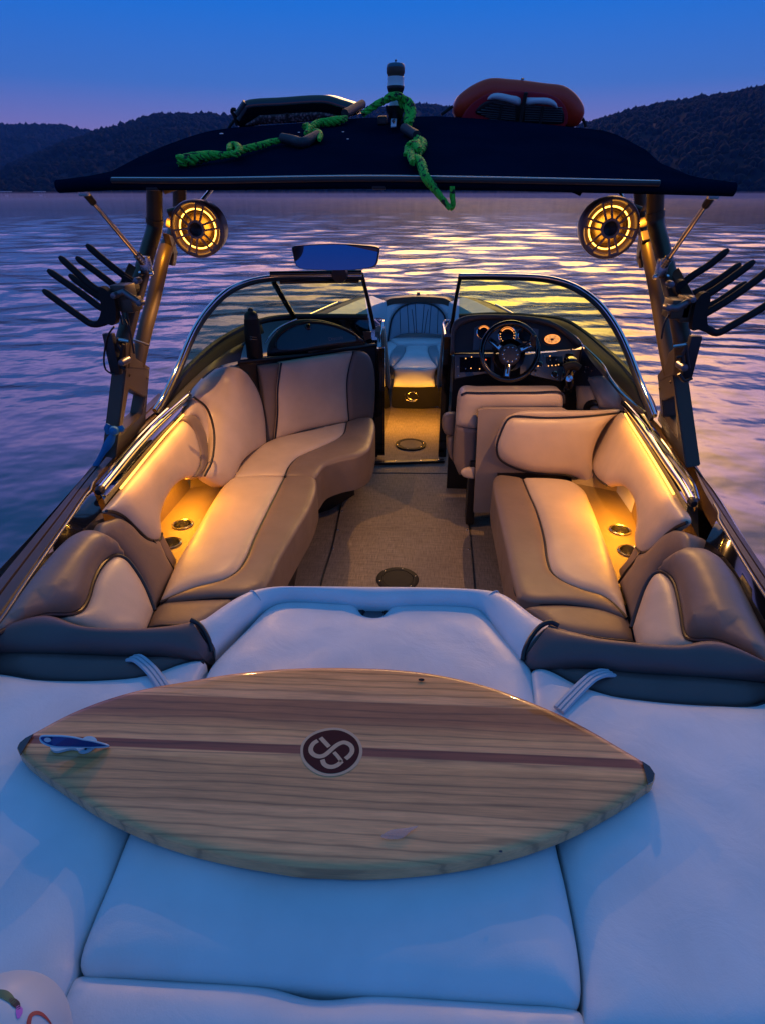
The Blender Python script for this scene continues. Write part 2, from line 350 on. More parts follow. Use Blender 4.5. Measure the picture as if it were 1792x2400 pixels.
# lake water
t = NT('lake_water'); t.b.inputs['Base Color'].default_value = (.006, .014, .03, 1); t.b.inputs['Roughness'].default_value = .135; t.b.inputs['IOR'].default_value = 2.4
n3 = t.noise(t.coord(), 2.6, 2, .5); t.bump(n3, .5, .03); M['water'] = t.m
t = NT('forest'); v = t.coord(); t.ln(t.ramp(t.noise(v, .09, 4), [(.3, (.001, .0035, .008)), (.7, (.0024, .006, .011))]), t.b.inputs['Base Color']); t.b.inputs['Roughness'].default_value = .95; t.b.inputs['Specular IOR Level'].default_value = .1; M['forest'] = t.m
# ---------------------------------------------------------------- the boat
boat = empty('wakeboard_boat', (0, 0, 0), 'open wakeboard boat with tan upholstery, amber lights and a black canopy', 'boat')
SH = .46
def inb(l, r): return l if l else r
# --- port side ------------------------------------------------
def sub(name, o, **k): return o
ra, rb = F('G', [(780, 250), (455, 640)], HZ(.83)); PCO = P3(ra, rb, ra+A_([.3, 0, -.95])); nP = nrm(np.cross(rb-ra, A_([.3, 0, -.95]))); nP = nP if nP[0] > 0 else -nP
sa, sb = F('H', [(1045, 210), (1320, 690)], HZ(.83)); SCO = P3(sa, sb, sa+A_([-.3, 0, -.95])); nS = nrm(np.cross(sb-sa, A_([-.3, 0, -.95]))); nS = nS if nS[0] < 0 else -nS
UP = A_([0, 0, 1.])
# bench cushions, light inlay over taupe border
pi = [(1225, 498), (1165, 620), (1100, 755), (1060, 850), (1020, 905), (960, 940), (830, 975), (690, 1032)]
lo = LP('G', [(1000, 503, 1), (1110, 496), (1225, 498, 1)]+pi[1:-1]+[(690, 1032, 1), (720, 960), (762, 868), (840, 735), (960, 540)], HZ(SH))
b1 = pad('bench_inlay', lo, M['tan'], boat, .022, .05, .10, UP, crown=.012)
lo = LP('G', [(1225, 498, 1), (1300, 490), (1348, 497), (1364, 535), (1340, 625), (1280, 730), (1215, 840), (1175, 925), (1143, 975, 1), (1060, 1003), (900, 1012), (780, 1024), (690, 1034, 1)]+pi[::-1][1:-1], HZ(SH))
b2 = pad('bench_border', lo, M['taupe'], boat, .02, .045, .17, UP)
piping(F('G', pi, HZ(SH+.008)).tolist() and spline(F('G', pi, HZ(SH+.006)), step=.02), b1, .0065)
piping(spline(F('G', [(1348, 500), (1358, 540), (1335, 625), (1275, 732), (1210, 842), (1170, 925), (1143, 973)], HZ(SH-.005)), step=.02), b2, .004)
piping(spline(F('G', [(1143, 978), (1050, 1006), (900, 1014), (780, 1026), (690, 1036)], HZ(SH-.005)), step=.02), b2, .005)
lo = LP('G', [(692, 1040, 1), (800, 1030), (1010, 1022, 1), (980, 1060), (905, 1110), (835, 1150, 1), (720, 1158), (636, 1150, 1), (655, 1095)], HZ(SH-.015))
b3 = pad('aft_seat_cushion', lo, M['taupe'], boat, .02, .05, .12, UP)
piping(spline(F('G', [(636, 1143), (680, 1133), (760, 1131), (840, 1128)], HZ(SH+.0)), step=.02), b3, .006)
lo = LP('G', [(600, 1200, 1), (640, 1143, 1), (690, 1136), (840, 1132, 1), (880, 1200, 1)], HZ(SH-.03)); pad('aft_seat_front', lo, M['tan'], boat, .01, .03, .1, UP)
# seat bases
def bench_base(loop, name, mat=M['liner']): MB().prism(loop, [0, 0, -.30]).build(name, mat, boat, False)
bench_base(F('G', [(1000, 520), (1300, 505), (1250, 740), (1120, 965), (900, 1120), (640, 1150), (690, 1020), (760, 860)], HZ(.37)), 'bench_base', M['liner'])
# forward wrap-round lounge
pf = [(1492, 262), (1470, 320), (1385, 365), (1285, 410), (1245, 450), (1226, 492)]
lo = LP('G', [(1003, 502, 1), (1040, 428), (1095, 380), (1185, 333), (1340, 296), (1492, 260, 1)]+pf[1:-1]+[(1226, 492, 1), (1110, 494)], HZ(SH))
c1 = pad('lounge_inlay', lo, M['tan'], boat, .02, .05, .1, UP, crown=.01)
lo = LP('G', [(1492, 260, 1), (1545, 244), (1595, 243), (1612, 268), (1605, 340), (1585, 385), (1540, 412), (1460, 430), (1400, 452), (1368, 490), (1350, 512, 1), (1290, 497), (1226, 494, 1)]+pf[::-1][1:-1], HZ(SH))
c2 = pad('lounge_border', lo, M['taupe'], boat, .022, .05, .20, UP)
piping(spline(F('G', pf, HZ(SH+.006)), step=.02), c1, .006)
piping(spline(F('G', [(1608, 262), (1598, 340), (1575, 385), (1530, 408), (1450, 428), (1392, 452), (1362, 490)], HZ(SH-.002)), step=.02), c2, .0035)
bench_base(F('G', [(1010, 480), (1100, 380), (1490, 262), (1560, 262), (1520, 380), (1330, 430), (1280, 470)], HZ(.34)), 'lounge_base')
# lounge corner backrest (faces inboard)
q = F('G', [(1005, 500), (1142, 350)], HZ(SH)); PCR = P3(q[0], q[1], q[0]+A_([-.15, 0, 1.]))
cpts = [(826, 152), (868, 75), (920, 30), (975, 17), (1030, 24), (1080, 72), (1118, 150), (1138, 250), (1144, 352), (1085, 385), (1040, 430), (1003, 503), (960, 533), (905, 512), (872, 488), (902, 420), (910, 300), (882, 205)]
cw = np.clip((A_([q[0] for q in cpts])-885)/130, 0, 1); PCN_ = PL(ra+nP*.018, nP)
lo = spline(F('G', cpts, lambda d: PCN_(d)*(1-cw)+PCR(d)*cw), [0, 8, 14], True, .02)
d1 = pad('lounge_corner_back', lo, M['tan'], boat, .03, .08, .04, [1, -.6, .3])
piping(spline(F('G', [(1060, 40), (1098, 100), (1122, 165), (1141, 255), (1146, 352)], PCR), step=.02)+A_([.01, -.01, 0]), d1, .006)
piping(spline(F('G', [(826, 152), (884, 203), (913, 300), (905, 420), (872, 490)], PCR), step=.02)+nP*.012, d1, .006)
# aft-facing console backrest
q = F('E', [(705, 1308), (1160, 1195)], HZ(SH)); PB = P3(q[0], q[1], q[0]+A_([-.05, .15, 1.])); nB = nrm(np.cross(q[1]-q[0], A_([-.05, .15, 1.]))); nB = nB if nB[1] < 0 else -nB
PB2 = PL(q[0]-nB*.03, nB)
lo = LP('E', [(600, 842, 1), (745, 826, 1), (722, 1000), (722, 1100), (702, 1312, 1), (650, 1338, 1), (640, 1150), (628, 1000)], PB2); pad('console_back_gap', lo, M['taupe'], boat, .02, .05, .05, [0, -1, .2])
lo = LP('E', [(745, 824, 1), (960, 790), (1191, 754, 1), (1165, 850), (1150, 940), (1153, 1070), (1163, 1195, 1), (1060, 1215), (880, 1252), (706, 1308, 1), (722, 1150), (722, 1000), (735, 890)], PB)
e1 = pad('console_back', lo, M['tan'], boat, .022, .05, .05, [0, -1, .2], crown=.012)
lo = LP('E', [(1191, 754, 1), (1240, 754), (1285, 775), (1312, 830), (1325, 920), (1325, 1060), (1316, 1178, 1), (1240, 1180), (1163, 1196, 1), (1153, 1070), (1150, 940), (1165, 850)], PB)
e2 = pad('console_back_wing', lo, M['taupe'], boat, .022, .05, .06, [0, -1, .2])
piping(spline(F('E', [(1191, 756), (1165, 850), (1150, 940), (1153, 1070), (1163, 1195)], PB), step=.02)+nB*.006, e1, .006)
piping(spline(F('E', [(745, 826), (735, 890), (722, 1000), (720, 1150), (706, 1308)], PB), step=.02)+nB*.004, e1, .006)
piping(spline(F('E', [(1195, 757), (1240, 757), (1282, 778), (1309, 832), (1321, 920), (1321, 1060), (1313, 1178)], PB), step=.02)+nB*.004, e2, .004)
# pull tab
pt = F1('E', 1030, 1232, PB)+nB*.02; MB().box(pt, (.055, .004, .022), None, .0015).build('pull_tab', M['white_plastic'], e1)
# coaming bolsters, port
lo = LP('G', [(452, 642, 1), (520, 560), (610, 455), (700, 350), (788, 246, 1), (828, 290), (853, 370), (857, 440), (838, 490, 1), (790, 500), (740, 540), (702, 608), (686, 670), (690, 735), (684, 762), (660, 768), (625, 755), (580, 715), (530, 668), (485, 646)], PCO)
f1 = pad('coaming_bolster', lo, M['tan'], boat, .022, .06, .02, nP)
piping(spline(F('G', [(452, 640), (490, 646), (532, 668), (582, 716), (627, 757), (660, 769), (684, 762), (691, 735)], PCO), step=.02)+nP*.006, f1, .0065)
lo = LP('G', [(786, 240, 1), (812, 226), (848, 240), (880, 300), (893, 380), (885, 450), (850, 495, 1), (838, 490), (860, 440), (856, 370), (828, 290)], PL(ra+nP*.012, nP))
f2 = pad('coaming_band', lo, M['taupe'], boat, .014, .03, .05, nP)
lo = LP('G', [(792, 238, 1), (828, 152, 1), (880, 205), (910, 300), (903, 420), (872, 490, 1), (850, 494, 1), (886, 450), (894, 380), (882, 300), (850, 240)], PL(ra+nP*.004, nP)); pad('coaming_wing', lo, M['tan'], boat, .02, .04, .05, nP)
# taupe bolster below the light one (I region)
PCO2 = PL(ra-nP*.0, nP)
lo = LP('I', [(628, 75, 1), (640, 20), (655, -10), (712, -30, 1), (760, -42), (840, 2), (900, 65), (940, 95), (975, 104), (1015, 90, 1), (1060, 195), (1118, 302, 1), (1070, 400), (1020, 505), (988, 562, 1), (955, 450), (900, 330), (830, 230), (730, 130)], PCO2)
f3 = pad('lower_bolster', lo, M['taupe'], boat, .02, .05, .06, nP); piping(spline(F('I', [(975, 104), (1020, 165), (1068, 225), (1118, 304)], PCO2), step=.02)+nP*.01, f3, .005)
lo = LP('I', [(1016, 92, 1), (1032, 30, 1), (1080, 120), (1145, 245, 1), (1120, 300, 1), (1062, 195)], PL(ra-nP*.02, nP)); pad('bolster_return', lo, M['taupe'], boat, .006, .02, .06, nP)
# rear corner bolster, port
qa, qb = F('I', [(0, 640), (480, 62)], HZ(.85)); PRC = P3(qa, qb, qa+A_([.62, 0, -.6])); nR = nrm(np.cross(qb-qa, A_([.62, 0, -.6]))); nR = nR if nR[2] > 0 else -nR
lo = LP('I', [(-330, 1000, 1), (-200, 850), (0, 630), (100, 492), (250, 295), (390, 135), (470, 70), (545, 50), (620, 70), (700, 112), (765, 165), (812, 225), (775, 212), (735, 210), (690, 232), (630, 300), (588, 390), (558, 490), (522, 555), (480, 582), (400, 598), (290, 598), (150, 640), (0, 706), (-200, 840)], PRC)
g1 = pad('corner_bolster', lo, M['taupe'], boat, .05, .11, .12, nR, crown=.02)
lo = LP('I', [(390, 604, 1), (480, 584), (524, 556), (560, 490), (590, 390), (632, 302), (690, 234), (738, 211), (800, 232), (880, 330), (940, 440), (988, 566, 1), (960, 640), (925, 720, 1), (700, 720), (540, 668)], PRC)
g2 = pad('corner_inlay', lo, M['tan'], boat, .03, .07, .12, nR)
piping(spline(F('I', [(-200, 840), (0, 706), (150, 640), (290, 598), (400, 597), (480, 583), (523, 556), (559, 490), (589, 390), (631, 301), (690, 233), (738, 211), (800, 232), (880, 330), (940, 440), (988, 566)], PRC), step=.02)+nR*.012, g2, .007)
# cup-holder niche, port
def shelf(loop, cups, r=.042, h=.43):
    P = [Vector((q[0], q[1])) for q in loop]; E = [(i, (i+1) % 4) for i in range(4)]; V = list(P)
    for c in cups:
        o = len(V); V += [Vector((c[0]+r*math.cos(a), c[1]+r*math.sin(a))) for a in np.linspace(0, 2*math.pi, 33)[:-1]]; E += [(o+i, o+(i+1) % 32) for i in range(32)]
    R = geometry.delaunay_2d_cdt(V, E, [], 0, 1e-6)
    def inq(q):
        s = [(P[(i+1) % 4]-P[i]).cross(q-P[i]) for i in range(4)]; return all(x > 0 for x in s) or all(x < 0 for x in s)
    fc = [t for t in R[2] if (lambda q: inq(q) and all((q-Vector(c[:2])).length > r*.97 for c in cups))((R[0][t[0]]+R[0][t[1]]+R[0][t[2]])/3)]
    return mesh_obj('niche_shelf', [(q[0], q[1], h) for q in R[0]], fc, M['niche'], boat, False)
sh = F('G', [(690, 722), (820, 540), (960, 535), (765, 862)], HZ(.43)); ext = sh.copy(); ext[0] += (sh[0]-sh[1])*.9+A_([-.05, -.06, 0]); ext[1] += A_([0, .0, 0]); ext[2] += A_([.05, .1, 0]); ext[3] += A_([.08, -.1, 0])
n1 = shelf(ext, [F1('G', 787, 698, HZ(.43)), F1('G', 735, 778, HZ(.43))])
w0, w1 = ext[0], sh[1]; out = A_([-.06, 0, .30])
MB().add([w0, w1, w1+out, w0+out], [(0, 1, 2, 3)]).add([w1, ext[2], ext[2]+A_([.0, .16, .10]), w1+A_([-.02, .12, .12])], [(0, 1, 2, 3)]).build('niche_wall', M['niche'], boat, False)
def cup(reg, x, y, parent, h=.43, r=.043):
    c = F1(reg, x, y, HZ(h)); o = MB().lathe([(r+.008, .001), (r+.008, .006), (r+.003, .009), (r-.002, .006), (r-.003, -.075), (r-.012, -.08), (0, -.08)], c).build('cup_holder', M['steel'], parent); return o
cup('G', 787, 698, boat); cup('G', 735, 778, boat)
# --- starboard side -------------------------------------------
pi = [(608, 503), (635, 570), (668, 645), (700, 760), (715, 860), (735, 910), (782, 946), (860, 980), (962, 1014), (1058, 1098)]
lo = LP('H', [(608, 503, 1), (720, 505), (815, 518), (868, 552), (900, 615), (955, 755), (1000, 885), (1040, 1020), (1058, 1098, 1)]+pi[::-1][1:-1], HZ(SH))
b1 = pad('bench_inlay', lo, M['tan'], boat, .022, .05, .10, UP, crown=.012)
lo = LP('H', [(608, 503, 1), (560, 494), (505, 490), (484, 505), (482, 560), (500, 650), (530, 790), (560, 930), (583, 1013, 1), (640, 1034), (800, 1040), (930, 1060), (1020, 1090), (1058, 1104, 1)]+pi[::-1][1:-1], HZ(SH))
b2 = pad('bench_border', lo, M['taupe'], boat, .02, .045, .17, UP)
piping(spline(F('H', pi, HZ(SH+.006)), step=.02), b1, .0065)
piping(spline(F('H', [(492, 500), (494, 560), (515, 650), (545, 790), (570, 930), (587, 1010), (650, 1034), (800, 1042), (930, 1062), (1020, 1092)], HZ(SH-.003)), step=.02), b2, .0045)
lo = LP('H', [(620, 1058, 1), (700, 1050), (800, 1050), (950, 1066), (1058, 1106, 1), (1075, 1150), (1085, 1208, 1), (960, 1195), (840, 1175), (740, 1150, 1), (690, 1110)], HZ(SH-.015))
b3 = pad('aft_seat_cushion', lo, M['taupe'], boat, .02, .05, .12, UP)
piping(spline(F('H', [(860, 1170), (960, 1190), (1085, 1202)], HZ(SH)), step=.02), b3, .006)
bench_base(F('H', [(520, 520), (820, 530), (1040, 1050), (1060, 1190), (750, 1150), (610, 1000)], HZ(.37)), 'bench_base')
# starboard coaming bolster
lo = LP('H', [(1036, 213, 1), (1060, 232), (1110, 320), (1190, 455), (1265, 590), (1310, 680), (1280, 708), (1232, 742), (1180, 793), (1150, 814), (1124, 818), (1104, 800), (1098, 765), (1106, 690), (1096, 600), (1062, 546), (1020, 524), (975, 530, 1), (928, 490), (908, 420), (920, 350), (960, 270), (1000, 235)], SCO)
f1 = pad('coaming_bolster', lo, M['tan'], boat, .024, .06, .02, nS)
piping(spline(F('H', [(1036, 213), (1000, 235), (960, 270), (920, 350), (908, 420), (928, 490), (975, 531)], SCO), step=.02)+nS*.008, f1, .006)
piping(spline(F('H', [(1322, 690), (1282, 708), (1233, 743), (1182, 795), (1150, 816), (1124, 819), (1103, 800)], SCO), step=.02)+nS*.006, f1, .0065)
# aft-facing backrest in front of the helm seat
q = F('H', [(600, 470), (930, 560)], HZ(.50)); yb = F1('H', 720, 500, HZ(SH))[1]+.05
PH_ = PL([.7, yb, SH], nrm([0, -1, .16])); nH = nrm([0, -1, .16])
lo = LP('H', [(562, 232, 1), (700, 236), (860, 232), (1036, 212, 1), (985, 245), (945, 300), (915, 370), (908, 430), (926, 490), (972, 532), (930, 565), (895, 556), (870, 530), (845, 498), (800, 482), (705, 475), (630, 466), (540, 434), (505, 405), (495, 360), (512, 300), (540, 245)], PH_)
h1 = pad('helm_divider_back', lo, M['tan'], boat, .035, .06, .09, [0, -1, .2], crown=.012)
piping(spline(F('H', [(1034, 213), (860, 231), (700, 236), (562, 231), (540, 246), (512, 302), (495, 362), (505, 407), (540, 436), (630, 468), (705, 477), (800, 484), (845, 500)], PH_), step=.02)+nH*.012, h1, .006)
lo = LP('H', [(556, 230, 1), (600, 214), (720, 210), (900, 210), (1040, 205, 1), (1036, 216, 1), (860, 234), (700, 238)], PL([.7, yb+.03, SH], nH)); pad('divider_cap', lo, M['tan'], boat, .01, .02, .04, [0, -.6, 1])
PDV = PL([.7, yb+.10, SH], nrm([0, -1, .04]))
lo = LP('H', [(418, 207, 1), (440, 199, 1), (780, 199, 1), (900, 260, 1), (900, 520, 1), (500, 520, 1), (500, 645, 1), (398, 645, 1)], PDV); MB().prism(lo, [0, .03, 0]).build('helm_seat_box', M['panel'], boat, False)
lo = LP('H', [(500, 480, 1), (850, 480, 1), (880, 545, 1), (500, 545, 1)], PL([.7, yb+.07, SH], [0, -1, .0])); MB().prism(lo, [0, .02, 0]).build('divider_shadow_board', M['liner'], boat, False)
# helm seat
yh = yb+.17; PHS = PL([.6, yh, SH], nrm([0, -1, .08]))
lo = LP('n', [(180, 70), (215, 48), (300, 52), (480, 50), (700, 50), (880, 52), (905, 62), (915, 100), (905, 175, 1), (600, 180), (310, 190, 1), (298, 318, 1), (220, 312), (148, 295, 1), (155, 200), (163, 120)], PHS)
h2 = pad('helm_seat_back', lo, M['tan'], boat, .03, .05, .14, [0, -1, .2]); piping(spline(F('n', [(178, 72), (215, 55), (300, 56), (480, 54), (700, 53), (885, 52), (912, 80), (914, 130)], PHS), step=.02)+A_([0, -.022, .0]), h2, .006)
lo = LP('n', [(180, 66, 1), (215, 40), (280, 24), (420, 18), (600, 18), (780, 22), (850, 30), (905, 60, 1), (880, 54), (480, 50), (215, 52)], PL([.6, yh+.02, SH], [0, -1, .3])); pad('helm_seat_top', lo, M['tan'], h2, .015, .03, .1, [0, -.5, 1])
lo = LP('n', [(148, 297, 1), (298, 320, 1), (282, 600, 1), (230, 600), (190, 640), (175, 655), (128, 560, 1), (135, 420)], PHS); h3 = pad('helm_seat_lower_back', lo, M['taupe'], boat, .015, .04, .12, [0, -1, .2])
lo = LP('n', [(180, 640), (190, 615), (225, 598), (284, 592, 1), (276, 680, 1), (240, 678), (200, 665)], PL([.6, yh-.03, SH], [0, -1, .3])); pad('seat_lever_cover', lo, M['tan'], boat, .012, .03, .08, [0, -1, .3])
lo = LP('n', [(52, 290), (60, 235), (90, 212), (150, 206, 1), (146, 372, 1), (100, 374), (62, 350)], PL([.6, yh+.16, SH], [0, -1, .3])); pad('helm_seat_bolster', lo, M['taupe'], boat, .03, .05, .25, [0, -1, .2])
lo = LP('n', [(86, 440), (95, 380), (135, 376, 1), (128, 560, 1), (100, 520)], PL([.6, yh+.14, SH], [0, -1, .3])); pad('helm_seat_cushion', lo, M['taupe'], boat, .02, .03, .3, [0, -1, .2])
MB().box(F1('n', 255, 760, PL([.6, yh+.02, 0], [0, -1, 0])), (.05, .12, .42), None, .01).build('seat_pedestal', M['black'], boat)
# starboard bolster beside the helm
PHB = PL([1.02, 3.55, .8], nrm([-.75, -.6, .25]))
lo = LP('n', [(1008, 10), (1030, -20), (1075, -40), (1120, 30), (1150, 110), (1180, 188, 1), (1010, 192, 1), (1012, 120)], PHB); pad('helm_side_bolster', lo, M['tan'], boat, .03, .06, .1, [-.6, -.7, .3])
lo = LP('n', [(1080, -45), (1150, -65), (1230, -50), (1290, 10), (1322, 100), (1326, 190, 1), (1180, 190, 1), (1150, 110), (1115, 20)], PHB); pad('helm_side_panel', lo, M['tan'], boat, .04, .08, .1, [-.6, -.7, .3], crown=.02)
lo = LP('n', [(1058, 165), (1080, 128), (1120, 112), (1148, 112, 1), (1166, 152, 1), (1130, 155), (1100, 170), (1085, 190, 1), (1056, 190, 1)], PL([1.02-.025, 3.55-.02, .8], nrm([-.75, -.6, .25]))); pad('arm_band', lo, M['black'], boat, .008, .015, .03, [-.6, -.7, .3])
# lower bolster, rear corner bolster and inlay, starboard
lo = LP('J', [(826, 65, 1), (840, 110), (868, 128), (900, 118), (960, 60), (1010, 10), (1075, -20, 1), (1130, -10), (1168, 20), (1178, 150, 1), (1080, 152), (1010, 190), (940, 280), (880, 390), (830, 510), (800, 610, 1), (770, 480), (718, 326, 1), (770, 260), (830, 165), (826, 100)], PL(sa-nS*.0, nS))
f3 = pad('lower_bolster', lo, M['taupe'], boat, .02, .05, .06, nS); piping(spline(F('J', [(868, 128), (815, 195), (760, 260), (718, 328)], PL(sa, nS)), step=.02)+nS*.01, f3, .005)
lo = LP('J', [(826, 66, 1), (780, 150), (702, 245, 1), (716, 326, 1), (770, 258), (834, 168, 1)], PL(sa-nS*.02, nS)); pad('bolster_return', lo, M['taupe'], boat, .006, .02, .06, nS)
qa, qb = F('J', [(1650, 640), (1330, 128)], HZ(.85)); SRC_ = P3(qa, qb, qa+A_([-.62, 0, -.6])); nR2 = nrm(np.cross(qb-qa, A_([-.62, 0, -.6]))); nR2 = nR2 if nR2[2] > 0 else -nR2
lo = LP('J', [(2000, 1120, 1), (1850, 960), (1655, 690), (1560, 520), (1470, 330), (1390, 190), (1320, 130), (1240, 110), (1180, 118), (1090, 160), (1000, 225), (960, 265), (990, 262), (1040, 285), (1080, 340), (1110, 450), (1130, 560), (1142, 640), (1160, 688), (1215, 706), (1330, 708), (1420, 735), (1530, 790), (1655, 858), (1820, 960)], SRC_)
g1 = pad('corner_bolster', lo, M['taupe'], boat, .05, .11, .12, nR2, crown=.02)
lo = LP('J', [(1222, 708, 1), (1160, 690), (1141, 640), (1128, 560), (1108, 450), (1078, 342), (1038, 286), (988, 263), (940, 285), (890, 360), (845, 480), (800, 625, 1), (812, 680), (840, 770, 1), (1000, 790), (1150, 740)], SRC_)
g2 = pad('corner_inlay', lo, M['tan'], boat, .03, .07, .12, nR2)
piping(spline(F('J', [(1820, 962), (1655, 860), (1530, 791), (1420, 736), (1330, 709), (1215, 707), (1160, 689), (1141, 640), (1129, 560), (1109, 450), (1079, 341), (1038, 286), (988, 263), (940, 285), (890, 360), (845, 480), (800, 625)], SRC_), step=.02)+nR2*.012, g2, .007)
# niche, starboard
sh = F('H', [(1018, 905), (880, 560), (1045, 560), (1105, 770)], HZ(.43))
ext = A_([sh[0]+A_([-.06, -.15, 0]), sh[1]+A_([-.05, .12, 0]), sh[2], sh[3]+(sh[3]-sh[2])*1.4+A_([.03, -.05, 0])])
shelf(ext, [F1('H', 1027, 722, HZ(.43)), F1('H', 1066, 812, HZ(.43))])
out = A_([.06, 0, .30]); MB().add([ext[2], ext[3], ext[3]+out, ext[2]+out], [(0, 1, 2, 3)]).add([ext[1], ext[2], ext[2]+A_([.02, .12, .12]), ext[1]+A_([0, .14, .10])], [(0, 1, 2, 3)]).build('niche_wall', M['niche'], boat, False)
cup('H', 1027, 722, boat); cup('H', 1066, 812, boat)
# ---------------------------------------------------------------- aft rolls, sun pads
HS = .77
fwdup = A_([0, -.35, 1.])
# dark bolsters either side, light bolster round the hatch
top = spline(F('I', [(-330, 830), (-150, 765), (0, 712), (140, 640), (270, 602), (370, 603), (470, 640), (560, 668), (720, 682), (900, 684), (1080, 670), (1200, 652), (1262, 640)], HZ(.825)), step=.03)
bot = spline(F('I', [(-330, 880), (0, 862), (300, 862), (600, 868), (850, 876), (1100, 878), (1250, 890), (1350, 892), (1395, 835)], HZ(.765)), step=.03)
bv = A_([0, -.03, .045]); r1 = roll('aft_bolster', top, bot, bv, M['dark'], boat, 40)
piping(spline(F('I', [(1262, 640), (1310, 665), (1350, 715), (1380, 780), (1396, 838)], PL(F1('I', 1262, 640, HZ(.825)), nrm(np.cross(F1('I', 1396, 838, HZ(.765))-F1('I', 1262, 640, HZ(.825)), [1, .1, 0])))), step=.015)+A_([.0, -.02, .03]), r1, .0065)
top = spline(F('J', [(250, 600), (330, 630), (440, 660), (560, 690), (700, 708), (840, 722), (1000, 735), (1120, 732), (1220, 708), (1330, 712), (1440, 752), (1560, 815), (1655, 868), (1850, 980)], HZ(.825)), step=.03)
bot = spline(F('J', [(75, 835), (100, 880), (160, 895), (300, 895), (560, 905), (700, 925), (900, 940), (1200, 960), (1400, 972), (1655, 992), (1850, 1010)], HZ(.765)), step=.03)
r2 = roll('aft_bolster', top, bot, bv, M['dark'], boat, 40)
piping(spline(F('J', [(300, 622), (255, 600), (205, 612), (150, 660), (105, 730), (80, 790), (73, 838)], PL(F1('J', 250, 600, HZ(.825)), nrm(np.cross(F1('J', 75, 838, HZ(.765))-F1('J', 250, 600, HZ(.825)), [1, -.1, 0])))), step=.015)+A_([0, -.02, .03]), r2, .0065)
# pale collar
outer = spline(F('K', [(88, 223), (130, 216), (210, 163), (280, 118), (340, 90), (420, 74), (560, 70), (860, 69), (1100, 72), (1300, 80), (1400, 90), (1450, 110), (1510, 153), (1570, 198), (1640, 233)], HZ(.80)), step=.02)
inner = spline(F('K', [(196, 340), (235, 300), (300, 238), (360, 190), (400, 158), (480, 128), (700, 134), (870, 150), (1000, 146), (1240, 146), (1320, 158), (1370, 205), (1430, 285), (1500, 378)], HZ(.775)), step=.02)
nn = 60; oc = resamp(outer, nn); ic = resamp(inner, nn); cdir = ic-oc; cdir[:, 2] = 0; cdir /= np.linalg.norm(cdir, axis=1)[:, None]
r3 = roll('hatch_collar', outer, inner, cdir*.01+A_([0, 0, .042]), M['white'], boat, nn, 14, .04)
for s, q in (('K', [(340, 90), (352, 112), (372, 136), (396, 156)]), ('K', [(1412, 92), (1395, 115), (1370, 138), (1338, 160)])):
    a = F1(s, *q[0], HZ(.80)); b = F1(s, *q[-1], HZ(.775)); cd = nrm((b-a)*A_([1, 1, 0])); t = np.linspace(0, 1, 14)[:, None]; ss = .5-.5*np.cos(np.pi*t)
    piping(a*(1-ss)+b*ss+(cd*.01+A_([0, 0, .042]))*np.maximum(0, np.sin(np.pi*t))**.62+A_([0, -.001, .0015]), r3, .0022, M['strap_grey'], 'seam')
# inner liner of the back-rest below the collar (faces the cockpit)
low = outer.copy(); low[:, 2] = .1; low[:, 1] += .02; loft('seat_back_liner', [outer-A_([0, 0, .02]), low], M['taupe'], boat)
# centre hatch pad
lo = LP('K', [(155, 440), (180, 395), (240, 330), (330, 240), (420, 150), (480, 127), (560, 122), (690, 128), (800, 138), (812, 160), (830, 180), (870, 190), (905, 184), (930, 160), (945, 142), (1000, 136), (1140, 136), (1250, 140), (1320, 152), (1365, 190), (1430, 270), (1500, 350), (1545, 410), (1553, 470), (1553, 540)], HZ(HS))
tail = F('O', [(745, 130), (795, 350), (845, 620), (857, 740), (855, 815), (838, 850)], HZ(HS)); tail2 = F('O', [(700, 838), (450, 822), (0, 795)], HZ(HS)); tail3 = F('N', [(1300, 770), (900, 738), (500, 716), (380, 715), (352, 690), (350, 640), (400, 500), (480, 310), (565, 98)], HZ(HS))
topl = F('K', [(155, 440), (180, 395), (240, 330), (330, 240), (420, 150), (480, 127), (560, 122), (690, 128), (800, 138), (812, 160), (830, 180), (870, 190), (905, 184), (930, 160), (945, 142), (1000, 136), (1140, 136), (1250, 140), (1320, 152), (1365, 190), (1430, 270), (1500, 350), (1545, 410), (1553, 480)], HZ(HS))
allc = spline(np.vstack([topl, tail, tail2, tail3]), closed=True, step=.022)
def wr(V2, d): return .0008*np.sin(V2[:, 0]*31+3*np.sin(V2[:, 1]*17))*np.clip(d/.08, 0, 1)+.0006*np.sin(V2[:, 1]*43+2*np.sin(V2[:, 0]*23))*np.clip(d/.08, 0, 1)
pad('hatch_pad', allc, M['white'], boat, .028, .06, .12, UP, .01, .028, dents=wr)
# drain / lock in the notch
c = F1('K', 872, 178, HZ(.765)); la = MB().lathe([(.05, 0), (.05, .008), (.036, .012), (.032, .006), (.03, .004)], c).build('hatch_latch', M['black'], boat)
MB().lathe([(.03, .0), (.028, .008), (.0, .009)], c).build('latch_grille', M['plate'], la)
MB().box(F1('K', 870, 160, HZ(.72)), (.2, .14, .02)).build('notch_floor', M['black'], boat)
